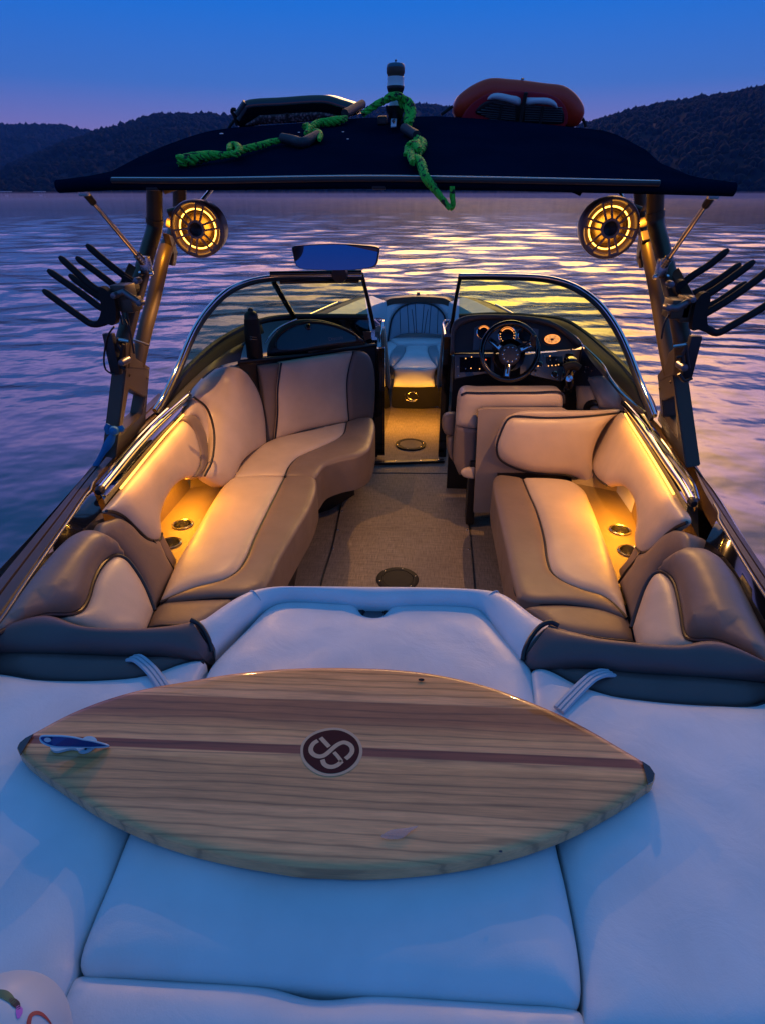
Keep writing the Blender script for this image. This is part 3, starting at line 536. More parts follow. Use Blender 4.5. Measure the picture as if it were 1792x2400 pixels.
# side sun pads
edgeL = F('I', [(1335, 900), (1322, 945), (1305, 985)], HZ(HS)); seam = F('N', [(556, 98), (470, 310), (392, 500), (338, 640), (330, 715), (250, 880), (200, 985)], HZ(HS))
lo = np.vstack([F('I', [(1335, 905), (1318, 950), (1290, 1010)], HZ(HS)), seam[0:], F('N', [(-260, 985), (-420, 500), (-380, 0)], HZ(HS)), F('I', [(-400, 990), (0, 975), (250, 1012), (500, 1022), (700, 1015), (900, 998), (1030, 968), (1140, 925), (1250, 897), (1315, 893)], HZ(HS))])
sp1 = pad('side_sun_pad', spline(lo, closed=True, step=.025), M['white'], boat, .028, .055, .12, UP, .006, .03, dents=wr)
lo = LP('I', [(-400, 870, 1), (0, 842), (200, 842), (600, 852), (900, 864), (1100, 866), (1240, 876), (1318, 886, 1), (1240, 896), (1140, 926), (1030, 968), (900, 1000), (700, 1018), (500, 1024), (250, 1014), (0, 978), (-400, 990, 1)], HZ(HS)); s2 = pad('sun_pad_border', lo, M['dark'], boat, .028, .05, .1, UP, .006)
piping(spline(F('I', [(-400, 990), (0, 977), (250, 1013), (500, 1023), (700, 1017), (900, 999), (1030, 967), (1140, 925), (1240, 893), (1318, 885)], HZ(HS+.012)), step=.02), s2, .007)
seamR = F('O', [(758, 128), (808, 350), (858, 620), (870, 740), (870, 850), (895, 985)], HZ(HS))
lo = np.vstack([F('J', [(130, 925), (136, 985), (146, 1060), (152, 1130)], HZ(HS)), seamR, F('O', [(1900, 985), (2000, 500), (1950, 0)], HZ(HS)), F('J', [(1950, 1060), (1655, 1095), (1560, 1128), (1300, 1125), (1050, 1110), (850, 1090), (650, 1062), (520, 1022), (420, 985), (300, 920), (230, 893), (180, 888), (145, 900)], HZ(HS))])
pad('side_sun_pad', spline(lo, closed=True, step=.025), M['white'], boat, .028, .055, .12, UP, .006, .03, dents=wr)
lo = LP('J', [(180, 880, 1), (300, 882), (560, 893), (800, 914), (1100, 932), (1400, 955), (1655, 980), (1950, 1000, 1), (1950, 1060, 1), (1655, 1096), (1560, 1128), (1300, 1127), (1050, 1112), (850, 1092), (650, 1064), (520, 1024), (420, 987), (300, 922)], HZ(HS)); s2 = pad('sun_pad_border', lo, M['dark'], boat, .028, .05, .1, UP, .006)
piping(spline(F('J', [(180, 880), (240, 893), (300, 921), (420, 986), (520, 1023), (650, 1063), (850, 1091), (1050, 1111), (1300, 1126), (1560, 1127), (1655, 1096), (1950, 1060)], HZ(HS+.012)), step=.02), s2, .007)
# grey carry straps
def strap(reg, pts, h):
    p = spline(F(reg, pts, lambda d: (A_(h)-CAM[2])/d[:, 2]), step=.015)
    t = nrm(p[-1]-p[0]); sd = nrm(np.cross(t, UP)); b = MB()
    for k in (-1, 0, 1): b.tube(p+sd*k*.0095, .0055, 6)
    b.build('carry_strap', M['strap_grey'], boat)
strap('I', [(845, 862), (890, 862), (935, 895), (985, 945), (1030, 1005), (1075, 1075)], [.80, .812, .81, .81, .808, .805])
strap('J', [(660, 905), (600, 902), (540, 925), (480, 975), (400, 1055), (320, 1140)], [.80, .812, .81, .81, .808, .805])
# transom pad at the bottom of the picture
lo = np.vstack([F('N', [(258, 880), (300, 770), (335, 728), (390, 716), (500, 722), (800, 742), (1050, 755), (1170, 768), (1260, 795), (1340, 816), (1430, 820)], HZ(.755)), F('O', [(-60, 802), (20, 800), (300, 818), (600, 838), (780, 848), (850, 872), (882, 925), (900, 1000), (910, 1080)], HZ(.755)), F('N', [(900, 1150), (150, 1100)], HZ(.755))])
pad('transom_pad', spline(lo, closed=True, step=.025), M['white'], boat, .03, .05, .15, UP, .006, .03, dents=wr)
MB().box([0, .75, .60], (2.2, 1.3, .05)).build('deck_underlay', M['liner'], boat)
# ---------------------------------------------------------------- hull, gunwales, rails, floor
def sheer(y):                                            # half width and height of the gunwale edge along the boat
    Y = [-.25, 0, 1.0, 1.6, 2.1, 2.6, 3.2, 3.8, 4.4, 5.0, 5.6, 6.1, 6.4, 6.55, 6.62]
    X = [1.02, 1.05, 1.10, 1.165, 1.235, 1.25, 1.235, 1.19, 1.11, 1.0, .86, .72, .60, .40, 0]
    Z = [.80, .80, .835, .84, .845, .86, .875, .885, .89, .895, .90, .905, .905, .905, .905]
    return np.interp(y, Y, X), np.interp(y, Y, Z)
ys = np.r_[np.linspace(-.25, 5.6, 60), np.linspace(5.65, 6.62, 26)]
for s, nm in ((-1, 'p'), (1, 's')):
    X, Z = sheer(ys)
    rows = []
    for k, (dx, dz) in enumerate(((0, 0), (.03, -.03), (.035, -.07), (-.02, -.25), (-.12, -.6), (-.35, -.95), (-.8, -1.25))):
        xx = np.maximum(X+dx, .0) if k < 5 else np.maximum(X+dx, 0); rows.append(np.stack([s*xx, ys+(dz*.25 if True else 0)*np.clip((ys-5)/1.5, 0, 1), Z+dz], 1))
    loft('hull_side', rows, M['gelcoat'], boat)
# brown gunwale caps with a groove
def cap(reg, o, i, s):
    oc = spline(F(reg, o, HZ(.842)), step=.03); ic = spline(F(reg, i, HZ(.842)), step=.03); n = 50; oc = resamp(oc, n); ic = resamp(ic, n)
    L = lambda t, dz=0: oc*(1-t)+ic*t+A_([0, 0, dz])
    c = loft('gunwale_cap', [L(0, -.06), L(0, -.008), L(.05, 0), L(.42, .004), L(.45, -.006), L(.49, -.006), L(.52, .004), L(.9, .004), L(.97, -.002), L(1, -.05)], M['brown'], boat)
    return oc, ic
oL, iL = cap('G', [(-330, 1320), (-60, 998), (0, 920), (120, 775), (250, 620), (340, 510), (400, 435), (470, 350), (540, 270), (610, 200), (680, 130)], [(-330, 1490), (-60, 1195), (0, 1105), (100, 960), (200, 815), (300, 670), (370, 565), (480, 432), (560, 345), (640, 262), (740, 165)], -1)
oR, iR = cap('J', [(q[0]*1.5-826, (q[1]*.5448-400)/.3632) for q in [(1960, 1330), (1800, 1100), (1652, 885), (1500, 662), (1392, 497), (1335, 405), (1270, 305), (1200, 200)]], [(2000, 900), (1800, 590), (1652, 390), (1500, 150), (1390, -30), (1310, -160), (1260, -250), (1200, -400), (1130, -560)], 1)
def edge_tube(reg, pts, h, r, name, mat, flat=1.):
    return MB().tube(spline(F(reg, pts, HZ(h)), step=.03), r, 10, flat=flat).build(name, mat, boat)
# glossy black trim and bright rails beside the bolsters
for reg, a, b in (('G', [(-330, 1490), (0, 1110), (100, 962), (200, 818), (300, 672), (370, 568), (395, 545)], [(-330, 1530), (0, 1145), (110, 990), (220, 850), (330, 745), (390, 690), (440, 640)]),
                  ('J', [(2000, 905), (1800, 600), (1652, 400), (1500, 160), (1400, -10), (1350, -100)], [(2000, 1080), (1830, 830), (1700, 640), (1580, 450), (1450, 230), (1350, 110), (1270, 50)])):
    A = resamp(spline(F(reg, a, HZ(.85)), step=.03), 40); B = resamp(spline(F(reg, b, HZ(.835)), step=.03), 40)
    loft('side_trim', [A-A_([0, 0, .05]), A, A*.7+B*.3+A_([0, 0, .012]), A*.4+B*.6+A_([0, 0, .008]), B, B-A_([0, 0, .12])], M['gloss_black'], boat)
edge_tube('G', [(-330, 1494), (0, 1112), (100, 964), (200, 820), (300, 676), (372, 570), (392, 548), (400, 520), (420, 495)], .856, .005, 'rub_strip', M['plate'])
edge_tube('J', [(2000, 912), (1800, 605), (1652, 405), (1500, 165), (1400, -5), (1350, -95), (1352, -130), (1320, -190)], .856, .005, 'rub_strip', M['plate'])
# wide grab rail: dark glossy gutter, bright tube, lit strip below
def rail(reg, outer, mid, inner, led, nr):
    O = resamp(spline(F(reg, outer, HZ(.865)), step=.03), 40); I_ = resamp(spline(F(reg, inner, HZ(.85)), step=.03), 40)
    g = loft('rail_gutter', [O-A_([0, 0, .05]), O, O*.75+I_*.25+A_([0, 0, -.012]), O*.4+I_*.6+A_([0, 0, -.012]), I_, I_-A_([0, 0, .05])], M['gloss_black'], boat)
    MB().tube(O, .007, 8).build('gutter_edge', M['chrome'], g)
    mp = spline(F(reg, mid, HZ(.875)), step=.03); t = MB().tube(mp, .0155, 14).build('grab_rail', M['chrome'], boat)
    for e in (0, -1): MB().lathe([(0, -.02), (.012, -.018), (.018, 0), (.012, .018), (0, .02)], mp[e], [0, 1, .1], 16).build('rail_end', M['black'], t)
    lp = spline(F(reg, led, HZ(.845)), step=.03)+nr*.016; lo_ = MB().tube(lp, .0048, 6).build('light_strip', M['led'], boat)
    return lp
ledP = rail('G', [(418, 528), (470, 468), (560, 362), (650, 268), (740, 185), (815, 128)], [(432, 548), (490, 478), (580, 370), (670, 275), (750, 200), (812, 145)], [(448, 590), (520, 505), (610, 400), (700, 300), (770, 225), (826, 160)], [(505, 545), (560, 478), (620, 405), (700, 312), (778, 228)], nP)
ledS = rail('H', [(1362, 590), (1340, 520), (1270, 420), (1180, 300), (1110, 205), (1055, 150)], [(1338, 598), (1300, 530), (1230, 430), (1150, 312), (1090, 230), (1045, 175)], [(1318, 620), (1260, 520), (1190, 410), (1120, 305), (1075, 235), (1042, 190)], [(1275, 570), (1215, 470), (1150, 365), (1095, 280), (1062, 225)], nS)
# dark inner liner under the bolsters
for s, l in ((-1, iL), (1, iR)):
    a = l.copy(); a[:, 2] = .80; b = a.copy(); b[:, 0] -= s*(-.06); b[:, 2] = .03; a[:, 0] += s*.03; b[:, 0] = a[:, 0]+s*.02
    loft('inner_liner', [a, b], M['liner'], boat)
# cockpit floor
fl = MB().add([(-1.15, .9, .03), (1.15, .9, .03), (1.15, 4.2, .03), (.5, 6.1, .03), (-.5, 6.1, .03), (-1.15, 4.2, .03)], [(0, 1, 2, 3, 4, 5)]).build('cockpit_floor', M['carpet'], boat, False)
hp = LP('o', [(300, 1056, 1), (345, 900), (400, 715), (465, 400), (500, 260), (520, 190), (545, 172), (800, 164), (1100, 166), (1330, 170), (1395, 182), (1415, 215), (1435, 420), (1460, 720), (1490, 1068, 1), (900, 1300, 1)], HZ(.034))
hp2 = hp.copy(); hp2[:, 2] = .036
MB().add(hp2, [tuple(range(len(hp2)))]).build('floor_hatch', M['carpet'], fl, False)
piping(np.vstack([hp2[:-1]])+A_([0, 0, .001]), fl, .0035, M['black'], 'hatch_seam')
for x, y in ((470, 455), (400, 745), (845, 162), (1152, 165), (1424, 470), (1442, 750), (437, 600), (1430, 600)):
    MB().lathe([(0, .004), (.005, .003), (.007, 0)], F1('o', x, y, HZ(.036)), n=10).build('snap_stud', M['steel'], fl)
def disc(reg, x, y, r, mi):
    c = F1(reg, x, y, HZ(.036)); a = MB().lathe([(r, 0), (r, .004), (r*.97, .006), (r*.76, .006), (r*.73, .003)], c, n=40).build('floor_port', M['rubber'], fl)
    MB().lathe([(r*.73, .003), (r*.72, .0045), (0, .0055)], c, n=40).build('port_lid', mi, a)
    for k in range(6): MB().lathe([(0, .008), (.004, .007), (.005, .005)], c+A_([math.cos(k*1.05+.3)*r*.87, math.sin(k*1.05+.3)*r*.87, 0]), n=8).build('screw', M['steel'], a)
disc('o', 895, 985, .112, M['rubber']); disc('F', 240, 1042, .125, M['dash_trim'])
s0 = F('o', [(640, 92), (1255, 72)], HZ(.036)); d_ = nrm(s0[1]-s0[0]); R = np.stack([d_, np.cross(UP, d_), UP], 1)
si = MB().box((s0[0]+s0[1])/2+A_([0, 0, .008]), (np.linalg.norm(s0[1]-s0[0]), .045, .016), R, .005).build('sill_bar', M['black'], boat)
for t in (.08, .39, .7, .93): MB().lathe([(0, .004), (.006, .003), (.008, 0)], s0[0]*(1-t)+s0[1]*t+A_([0, 0, .016]), n=10).build('screw', M['steel'], si)
# black recess and box under the lounge
lo = F('o', [(285, 180), (545, 120), (565, 330), (275, 505)], PL(F1('o', 420, 420, HZ(.04)), nrm([.5, -.6, 0]))); MB().prism(lo, [-.05, .05, 0]).build('lounge_recess', M['black'], boat, False)
lo = F('o', [(545, 90), (628, 70), (632, 165), (600, 205), (565, 330)], PL(F1('o', 600, 250, HZ(.04)), nrm([.6, -.6, 0]))); MB().prism(lo, [-.04, .03, 0]).build('lounge_leg', M['taupe'], boat, False)
# kick boards under the port and starboard benches
for reg, pts, nn_ in (('G', [(1220, 972), (1270, 972), (1420, 615), (1360, 640)], [1, 0, .2]), ('H', [(505, 700), (540, 960), (400, 960), (400, 660)], [-1, 0, .2])): pass
# ---------------------------------------------------------------- bow seat
BY = 6.25; PBW = PL([0, BY, .46], nrm([0, -1, .22]))
lo = LP('c', [(365, 870, 1), (375, 780), (395, 640), (425, 500), (480, 400), (560, 315), (680, 250), (820, 220), (920, 218), (1050, 232), (1180, 280), (1270, 360), (1325, 440), (1360, 600), (1370, 780, 1), (1180, 765), (850, 740), (560, 770)], PBW)
b1 = pad('bow_back_panel', lo, M['quilt'], boat, .012, .04, .05, [0, -1, .2])
for x0, x1, yt in ((560, 575, 330), (690, 715, 262), (825, 850, 230), (1100, 1065, 262), (1220, 1205, 330), (770, 815, 330), (980, 940, 250), (1050, 985, 330)):
    piping(F('c', [(x0, yt), ((x0+x1)/2, 500), (x1, 745)], PBW)+A_([0, -.013, .002]), b1, .0028, M['foam'], 'stitching')
piping(spline(F('c', [(358, 880), (372, 780), (393, 640), (423, 500), (478, 398), (558, 313), (680, 248), (820, 218), (920, 216), (1050, 230), (1180, 278), (1272, 358), (1328, 440), (1362, 600)], PBW), step=.02)+A_([0, -.012, 0]), b1, .008)
PBR = PL([0, BY+.01, .46], nrm([0, -1, .3]))
lo = LP('c', [(120, 900, 1), (140, 500), (230, 340), (300, 220), (400, 155), (600, 130), (880, 118), (1150, 128), (1350, 155), (1450, 220), (1490, 330), (1500, 900, 1), (1370, 800), (1365, 600), (1330, 440), (1270, 356), (1180, 276), (1050, 228), (920, 214), (820, 216), (680, 246), (558, 310), (478, 395), (423, 497), (393, 637), (370, 780), (350, 950, 1)], PBR)
b2 = pad('bow_back_surround', lo, M['white'], boat, .04, .07, .1, [0, -1, .2])
lo = LP('c', [(350, 860), (450, 800), (620, 752), (850, 742), (1100, 750), (1280, 780), (1380, 850), (1360, 900), (1180, 945), (850, 940), (520, 945), (400, 890)], HZ(.49)); pad('bow_seat_rear', lo, M['white'], boat, .03, .05, .1, UP)
lo = LP('c', [(340, 890, 1), (430, 900), (500, 940), (515, 970, 1), (450, 1040), (400, 1120), (375, 1220, 1), (330, 1220, 1)], HZ(.47)); pad('bow_seat_side', lo, M['white'], boat, .02, .03, .1, UP)
lo = LP('c', [(1190, 965, 1), (1260, 935), (1350, 920, 1), (1350, 1220, 1), (1235, 1220, 1), (1230, 1100)], HZ(.47)); pad('bow_seat_side', lo, M['white'], boat, .02, .03, .1, UP)
lo = LP('c', [(620, 940, 1), (860, 938), (1088, 945, 1), (1060, 980), (1043, 1040), (1065, 1130), (1110, 1220), (1200, 1335, 1), (1150, 1372), (1000, 1380), (820, 1385), (600, 1382), (480, 1378), (446, 1345, 1), (520, 1265), (610, 1160), (660, 1050), (650, 980)], HZ(.46))
b3 = pad('bow_seat_inlay', lo, M['white'], boat, .02, .06, .02, UP)
for L_ in ([(615, 940, 1), (540, 945), (470, 1010), (410, 1110), (380, 1230), (395, 1330), (446, 1345, 1), (520, 1265), (610, 1160), (657, 1050), (648, 980)], [(1092, 945, 1), (1170, 960), (1215, 1010), (1240, 1110), (1235, 1230), (1210, 1335, 1), (1112, 1220), (1067, 1130), (1046, 1040), (1062, 980)]):
    pad('bow_seat_border', LP('c', L_, HZ(.46)), M['greyv'], boat, .02, .03, .1, UP)
yq = F1('c', 820, 1385, HZ(.46))[1]
lo = LP('c', [(448, 1345, 1), (600, 1365), (820, 1370), (1000, 1365), (1198, 1335, 1), (1160, 1450), (1158, 1550), (1165, 1672, 1), (800, 1680), (448, 1672, 1), (460, 1550), (462, 1450)], PL([0, yq+.0, .4], nrm([0, -1, .15]))); pad('bow_seat_front', lo, M['white'], boat, .02, .04, .2, [0, -1, .1])
yk = F1('c', 800, 2050, HZ(.036))[1]
lo = LP('c', [(430, 1675, 1), (1225, 1675, 1), (1225, 1990), (1100, 2030), (820, 2056), (520, 2040), (430, 2010)], PL([0, yk+.02, .2], [0, -1, 0])); kb = MB().prism(lo, [0, .05, 0]).build('bow_kick_panel', M['black'], boat, False)
PK = PL([0, yk+.013, .2], [0, -1, 0])
for pts, r in (([(690, 1775), (690, 1830), (730, 1880), (800, 1905), (860, 1890)], .006), ([(660, 1770), (640, 1830), (670, 1890), (760, 1925), (840, 1915)], .003), ([(700, 1790), (780, 1760), (850, 1790), (880, 1840)], .0025)):
    MB().tube(spline(F('c', pts, PK), step=.01), r, 8).build('bow_emblem', M['steel'], kb)
# bow deck rim, cleats and pads
rim = spline(F('c', [(-300, 260), (-100, 205), (60, 160), (350, 118), (700, 86), (880, 78), (1100, 88), (1400, 118), (1540, 138), (1700, 170), (1900, 225)], YP(6.45)), step=.05)
rin = spline(F('c', [(-250, 500), (-60, 420), (100, 330), (250, 225), (390, 150), (600, 125), (880, 112), (1150, 122), (1360, 150), (1470, 230), (1560, 330), (1700, 420), (1900, 520)], YP(6.33)), step=.05)
loft('bow_deck', [resamp(rim, 60)-A_([0, -.02, .05]), resamp(rim, 60), resamp(rin, 60), resamp(rin, 60)-A_([0, 0, .06])], M['brown'], boat)
for x, y in ((880, 45), (735, 72), (1045, 66), (140, 142)):
    cp = F1('c', x, y+12, YP(6.46)); MB().box(cp, (.035 if x == 880 else .03, .04, .025 if x == 880 else .012), None, .005).build('bow_cleat', M['plate'], boat)
# bow sides: dark inner coamings that the windshield panes look through to
for s in (-1, 1):
    yy = np.linspace(3.9, 6.35, 24); X, Z = sheer(yy); A = np.stack([s*(X-.02), yy, Z+.0], 1); B = np.stack([s*(X-.16), yy, Z+.02], 1); C_ = np.stack([s*(X-.30), yy-.02, Z-.03], 1); D_ = np.stack([s*(X-.36), yy-.02, Z-.5], 1)
    loft('bow_coaming', [A, B], M['brown'], boat); loft('bow_side_cushion', [B, C_, D_], M['white'], boat)
    MB().tube(spline(np.stack([s*(X-.10), yy, Z+.05], 1)[6:18], step=.05), .011, 10).build('bow_rail', M['chrome'], boat)
# ---------------------------------------------------------------- consoles, windshield, dash
# port console: side wall along the walkway, top ledge with glove box
ya, yb2 = 4.24, 5.40
def wall(reg, aft_top, aft_bot, fwd_top, name, s, mat, h=.85, xin=None):
    pass
cL = [A_([-.235, 4.25, .03]), A_([-.235, 4.25, .93]), A_([-.285, 5.38, .88]), A_([-.21, 5.38, .03])]
MB().prism(cL, [-.06, 0, 0]).build('console_wall', M['gloss_black'], boat, False)
cR = [A_([.235, 4.29, .03]), A_([.235, 4.29, .95]), A_([.27, 5.38, .88]), A_([.23, 5.38, .03])]
MB().prism(cR, [.06, 0, 0]).build('console_wall', M['gloss_black'], boat, False)
# walkway faces with the bright trim edge and pale side pads
for reg, edge, padl, X0, s in (('c', [(130, 515), (262, 515), (275, 560), (190, 960), (165, 975), (-20, 1000)], [(255, 700), (290, 640), (330, 900), (380, 1400), (395, 1660), (365, 1700), (330, 1600), (280, 1200), (250, 900)], -.235, 1), ('c', [(1425, 520), (1350, 520), (1310, 560), (1330, 700), (1350, 900)], [(1305, 580), (1270, 900), (1230, 1300), (1195, 1660), (1220, 1700), (1260, 1500), (1300, 1100), (1320, 800)], .235, -1)):
    e = spline(F(reg, edge, XP(X0)) if s > 0 and False else F(reg, edge, YP(np.linspace(5.3, 4.3, len(edge)))), step=.02)
    MB().tube(e, .008, 8).build('console_edge', M['chrome'], boat)
    loop = spline(F(reg, padl, YP(4.75)), closed=True, step=.03)
    pad('walkway_pad', loop, M['tan'], boat, .01, .02, .03, [s*.6, -.8, .2])
# port console aft face and top
PCA = PL([-.25, 4.22, .5], nrm([0, -1, 0]))
MB().prism(F('E', [(1325, 740), (1385, 735), (1385, 1405), (1295, 1405), (1310, 1180), (1330, 1100)], PCA), [0, .04, 0]).build('console_end', M['gloss_black'], boat, False)
MB().prism(F('c', [(140, 640), (230, 610), (250, 640), (185, 950), (160, 880)], YP(4.6)), [0, .01, 0]).build('console_trim', M['panel'], boat, False)
# backing: dark bulkhead behind the port lounge and the glove-box ledge
lead = spline(F('E', [(480, 822), (700, 800), (900, 780), (1130, 745), (1330, 715)], YP(np.linspace(3.45, 4.2, 5))), step=.04); lead2 = lead.copy(); lead2[:, 2] -= .5
loft('console_bulkhead', [lead, lead2], M['black'], boat)
MB().tube(lead+A_([0, 0, .0]), .014, 10).build('ledge_edge', M['black'], boat)
bk = spline(F('E', [(330, 800), (430, 690), (530, 610), (650, 565), (800, 545), (1000, 545), (1290, 545)], YP(np.array([3.35, 3.6, 3.8, 3.95, 4.05, 4.1, 4.12])+.12)), step=.04)
a = resamp(bk, 30); l2 = resamp(lead, 30); loft('console_ledge', [l2, l2*.85+a*.15-A_([0, 0, .03]), l2*.5+a*.5-A_([0, 0, .05]), a*.9+l2*.1-A_([0, 0, .04]), a], M['gloss_black'], boat)
# glove box: teal half-oval door in a dark moulded frame
PG = PL([-.6, 3.86, .95], nrm([.28, -1, .62])); nG = nrm([.28, -1, .62])
fr = LP('b', [(200, 560, 1), (150, 540), (155, 460), (190, 370), (260, 270), (370, 185), (510, 120), (640, 102), (760, 104), (900, 125), (1050, 170), (1200, 235), (1310, 310), (1405, 392, 1), (1000, 450), (600, 515)], PG)
gb = pad('glove_box', fr, M['dash_panel'], boat, .02, .02, .06, nG)
dr = LP('b', [(270, 480), (262, 420), (300, 345), (390, 265), (520, 200), (640, 172), (780, 170), (920, 190), (1080, 235), (1200, 285), (1280, 340), (1300, 378), (1270, 398), (1050, 422), (800, 460), (520, 508), (340, 512), (290, 505)], PG)+nG*.016
dd = pad('glove_box_door', dr, M['teal'], gb, .008, .015, .02, nG)
piping(spline(np.vstack([F('b', [(255, 480), (245, 420), (290, 335), (385, 252), (520, 185), (640, 156), (780, 155), (920, 176), (1080, 222), (1210, 275), (1295, 332), (1318, 380)], PG)]), step=.015)+nG*.024, gb, .006, M['black'], 'door_seal')
kc = F1('b', 675, 215, PG)+nG*.024; kn = MB().lathe([(.022, 0), (.021, .006), (.014, .01), (.014, .022), (.009, .028), (0, .029)], kc, nG, 24).build('door_knob', M['gloss_black'], gb)
for x, y in ((420, 245), (530, 195), (255, 428), (280, 478), (490, 500), (652, 478), (812, 452), (966, 431), (1105, 415), (1217, 250), (1272, 342)): MB().lathe([(0, .003), (.003, .002), (.004, 0)], F1('b', x, y, PG)+nG*.024, nG, 8).build('door_screw', M['steel'], gb)
text_mesh('door_lettering', 'Discolt', M['glove_text'], gb, F1('b', 1028, 366, PG)+nG*.0255, F1('b', 1135, 352, PG)-F1('b', 920, 380, PG), F1('b', 1020, 330, PG)-F1('b', 1025, 390, PG), .034)
piping(spline(F('b', [(120, 420), (180, 330), (270, 235), (400, 160), (530, 108)], PG), step=.02)+nG*.012, gb, .005, M['steel'], 'frame_highlight')
MB().box(F1('b', 830, 500, YP(3.92)), (.22, .05, .02), np.stack([nrm(lead[-1]-lead[0]), nrm(np.cross(UP, lead[-1]-lead[0])), UP], 1), .006).build('ledge_pad', M['black'], boat)
MB().prism(F('b', [(1380, 262), (1490, 262), (1480, 350), (1400, 380)], YP(4.15)), [0, .01, 0]).build('switch_plate', M['brown'], boat, False)
# --- windshield ---------------------------------------------------
def ws(reg, top, ytop, low, ylow, post, mull, s):
    T = spline(F(reg, top, YP(A_(ytop))), step=.03); B_ = spline(F(reg, low, YP(A_(ylow))), step=.03)
    fr = MB().tube(T, .0125, 12).build('windshield_frame', M['chrome'], boat)
    inn = T+A_([-s*.012, -.004, -.016]); MB().tube(inn, .010, 8).build('frame_gasket', M['black'], fr)
    n = 60; t = resamp(T, n); b = resamp(B_, n); t[:, 2] -= .008
    loft('windshield_glass', [t, b], M['glass'], boat)
    MB().tube(B_, .02, 8).build('windshield_base', M['black'], boat)
    P = spline(F(reg, post[0], YP(A_(post[1]))), step=.05); MB().tube(P, .013, 10).build('windshield_post', M['gloss_black'], boat)
    return T, B_
TL, BL = ws('E', [(-45, 1125), (0, 1055), (95, 858), (200, 620), (300, 475), (400, 380), (520, 322), (670, 291), (900, 284), (1247, 283)], [2.62, 2.7, 2.86, 3.1, 3.3, 3.45, 3.6, 3.72, 3.82, 3.9], [(-20, 1110), (60, 985), (160, 870), (350, 700), (530, 600), (650, 560), (800, 541), (1000, 539), (1285, 541)], [2.66, 2.85, 3.05, 3.45, 3.75, 3.9, 4.02, 4.08, 4.1], ([(1245, 270), (1285, 430), (1325, 612)], [3.9, 4.0, 4.12]), None, -1)
MB().tube(F('E', [(700, 325), (760, 430), (828, 545)], YP(A_([3.74, 3.88, 4.03]))), .017, 8).build('windshield_mullion', M['gloss_black'], boat)
MB().tube(F('E', [(735, 322), (1000, 318), (1228, 316)], YP(A_([3.76, 3.83, 3.9]))), .012, 8).build('pane_frame', M['gloss_black'], boat)
tb = MB().tube(F('E', [(672, 272), (1245, 262)], YP(A_([3.70, 3.86]))), .016, 10).build('top_bar', M['gloss_black'], boat); MB().tube(F('E', [(680, 281), (1247, 272)], YP(A_([3.69, 3.85]))), .005, 8).build('bar_trim', M['chrome'], tb)
TR, BR = ws('F', [(512, 108), (700, 108), (880, 112), (1000, 122), (1110, 150), (1200, 195), (1290, 268), (1380, 390), (1450, 535), (1510, 690), (1555, 800), (1588, 885)], [3.9, 3.86, 3.8, 3.74, 3.66, 3.55, 3.42, 3.25, 3.08, 2.92, 2.82, 2.72], [(505, 338), (700, 328), (900, 338), (1080, 360), (1200, 430), (1300, 510), (1400, 600), (1480, 690), (1555, 800), (1580, 870)], [4.12, 4.1, 4.05, 3.95, 3.8, 3.6, 3.35, 3.12, 2.9, 2.75], ([(516, 104), (490, 230), (462, 420)], [3.9, 4.02, 4.16]), None, 1)
# dash hood and black side coaming under the starboard pane
def band(name, reg, A, yA, B, yB, mat, n=40):
    a = resamp(spline(F(reg, A, YP(A_(yA))), step=.03), n); b = resamp(spline(F(reg, B, YP(A_(yB))), step=.03), n); return loft(name, [a, a*.66+b*.34+A_([0, -.01, .012]), a*.33+b*.67+A_([0, -.01, .01]), b], mat, boat)
band('pane_coaming', 'F', [(880, 336), (1080, 358), (1200, 430), (1300, 510), (1400, 600), (1480, 690), (1555, 800), (1585, 885)], [4.05, 3.95, 3.8, 3.6, 3.35, 3.12, 2.9, 2.72], [(870, 345), (1040, 385), (1150, 440), (1200, 500), (1300, 610), (1400, 730), (1480, 810), (1560, 905)], [3.9, 3.8, 3.7, 3.55, 3.3, 3.1, 2.95, 2.75], M['rubber'])
band('side_ledge', 'F', [(1200, 500), (1300, 610), (1400, 730), (1480, 810), (1560, 905)], [3.55, 3.3, 3.1, 2.95, 2.75], [(1195, 520), (1250, 600), (1330, 690), (1420, 800), (1500, 870)], [3.5, 3.3, 3.15, 2.98, 2.85], M['dash_panel'])
MB().tube(spline(F('F', [(1200, 500), (1300, 600), (1345, 680), (1420, 770), (1570, 890)], YP(A_([3.5, 3.25, 3.12, 3.0, 2.78]))), step=.03), .006, 8).build('ledge_trim', M['chrome'], boat)
band('pane_coaming', 'E', [(-20, 1110), (60, 985), (160, 870), (350, 700), (530, 600), (620, 575)], [2.66, 2.85, 3.05, 3.45, 3.75, 3.87], [(10, 1130), (110, 1010), (220, 905), (400, 760), (530, 690), (640, 640)], [2.68, 2.87, 3.05, 3.4, 3.62, 3.75], M['rubber'])
band('side_ledge', 'E', [(10, 1130), (110, 1010), (220, 905), (400, 760), (530, 690)], [2.68, 2.87, 3.05, 3.4, 3.62], [(60, 1110), (170, 1010), (290, 885), (400, 835), (490, 815)], [2.7, 2.88, 3.08, 3.3, 3.45], M['dash_panel'])
MB().tube(spline(F('E', [(255, 920), (330, 860), (420, 780), (535, 690)], YP(A_([3.08, 3.25, 3.45, 3.6]))), step=.03), .006, 8).build('ledge_trim', M['teal'], boat)
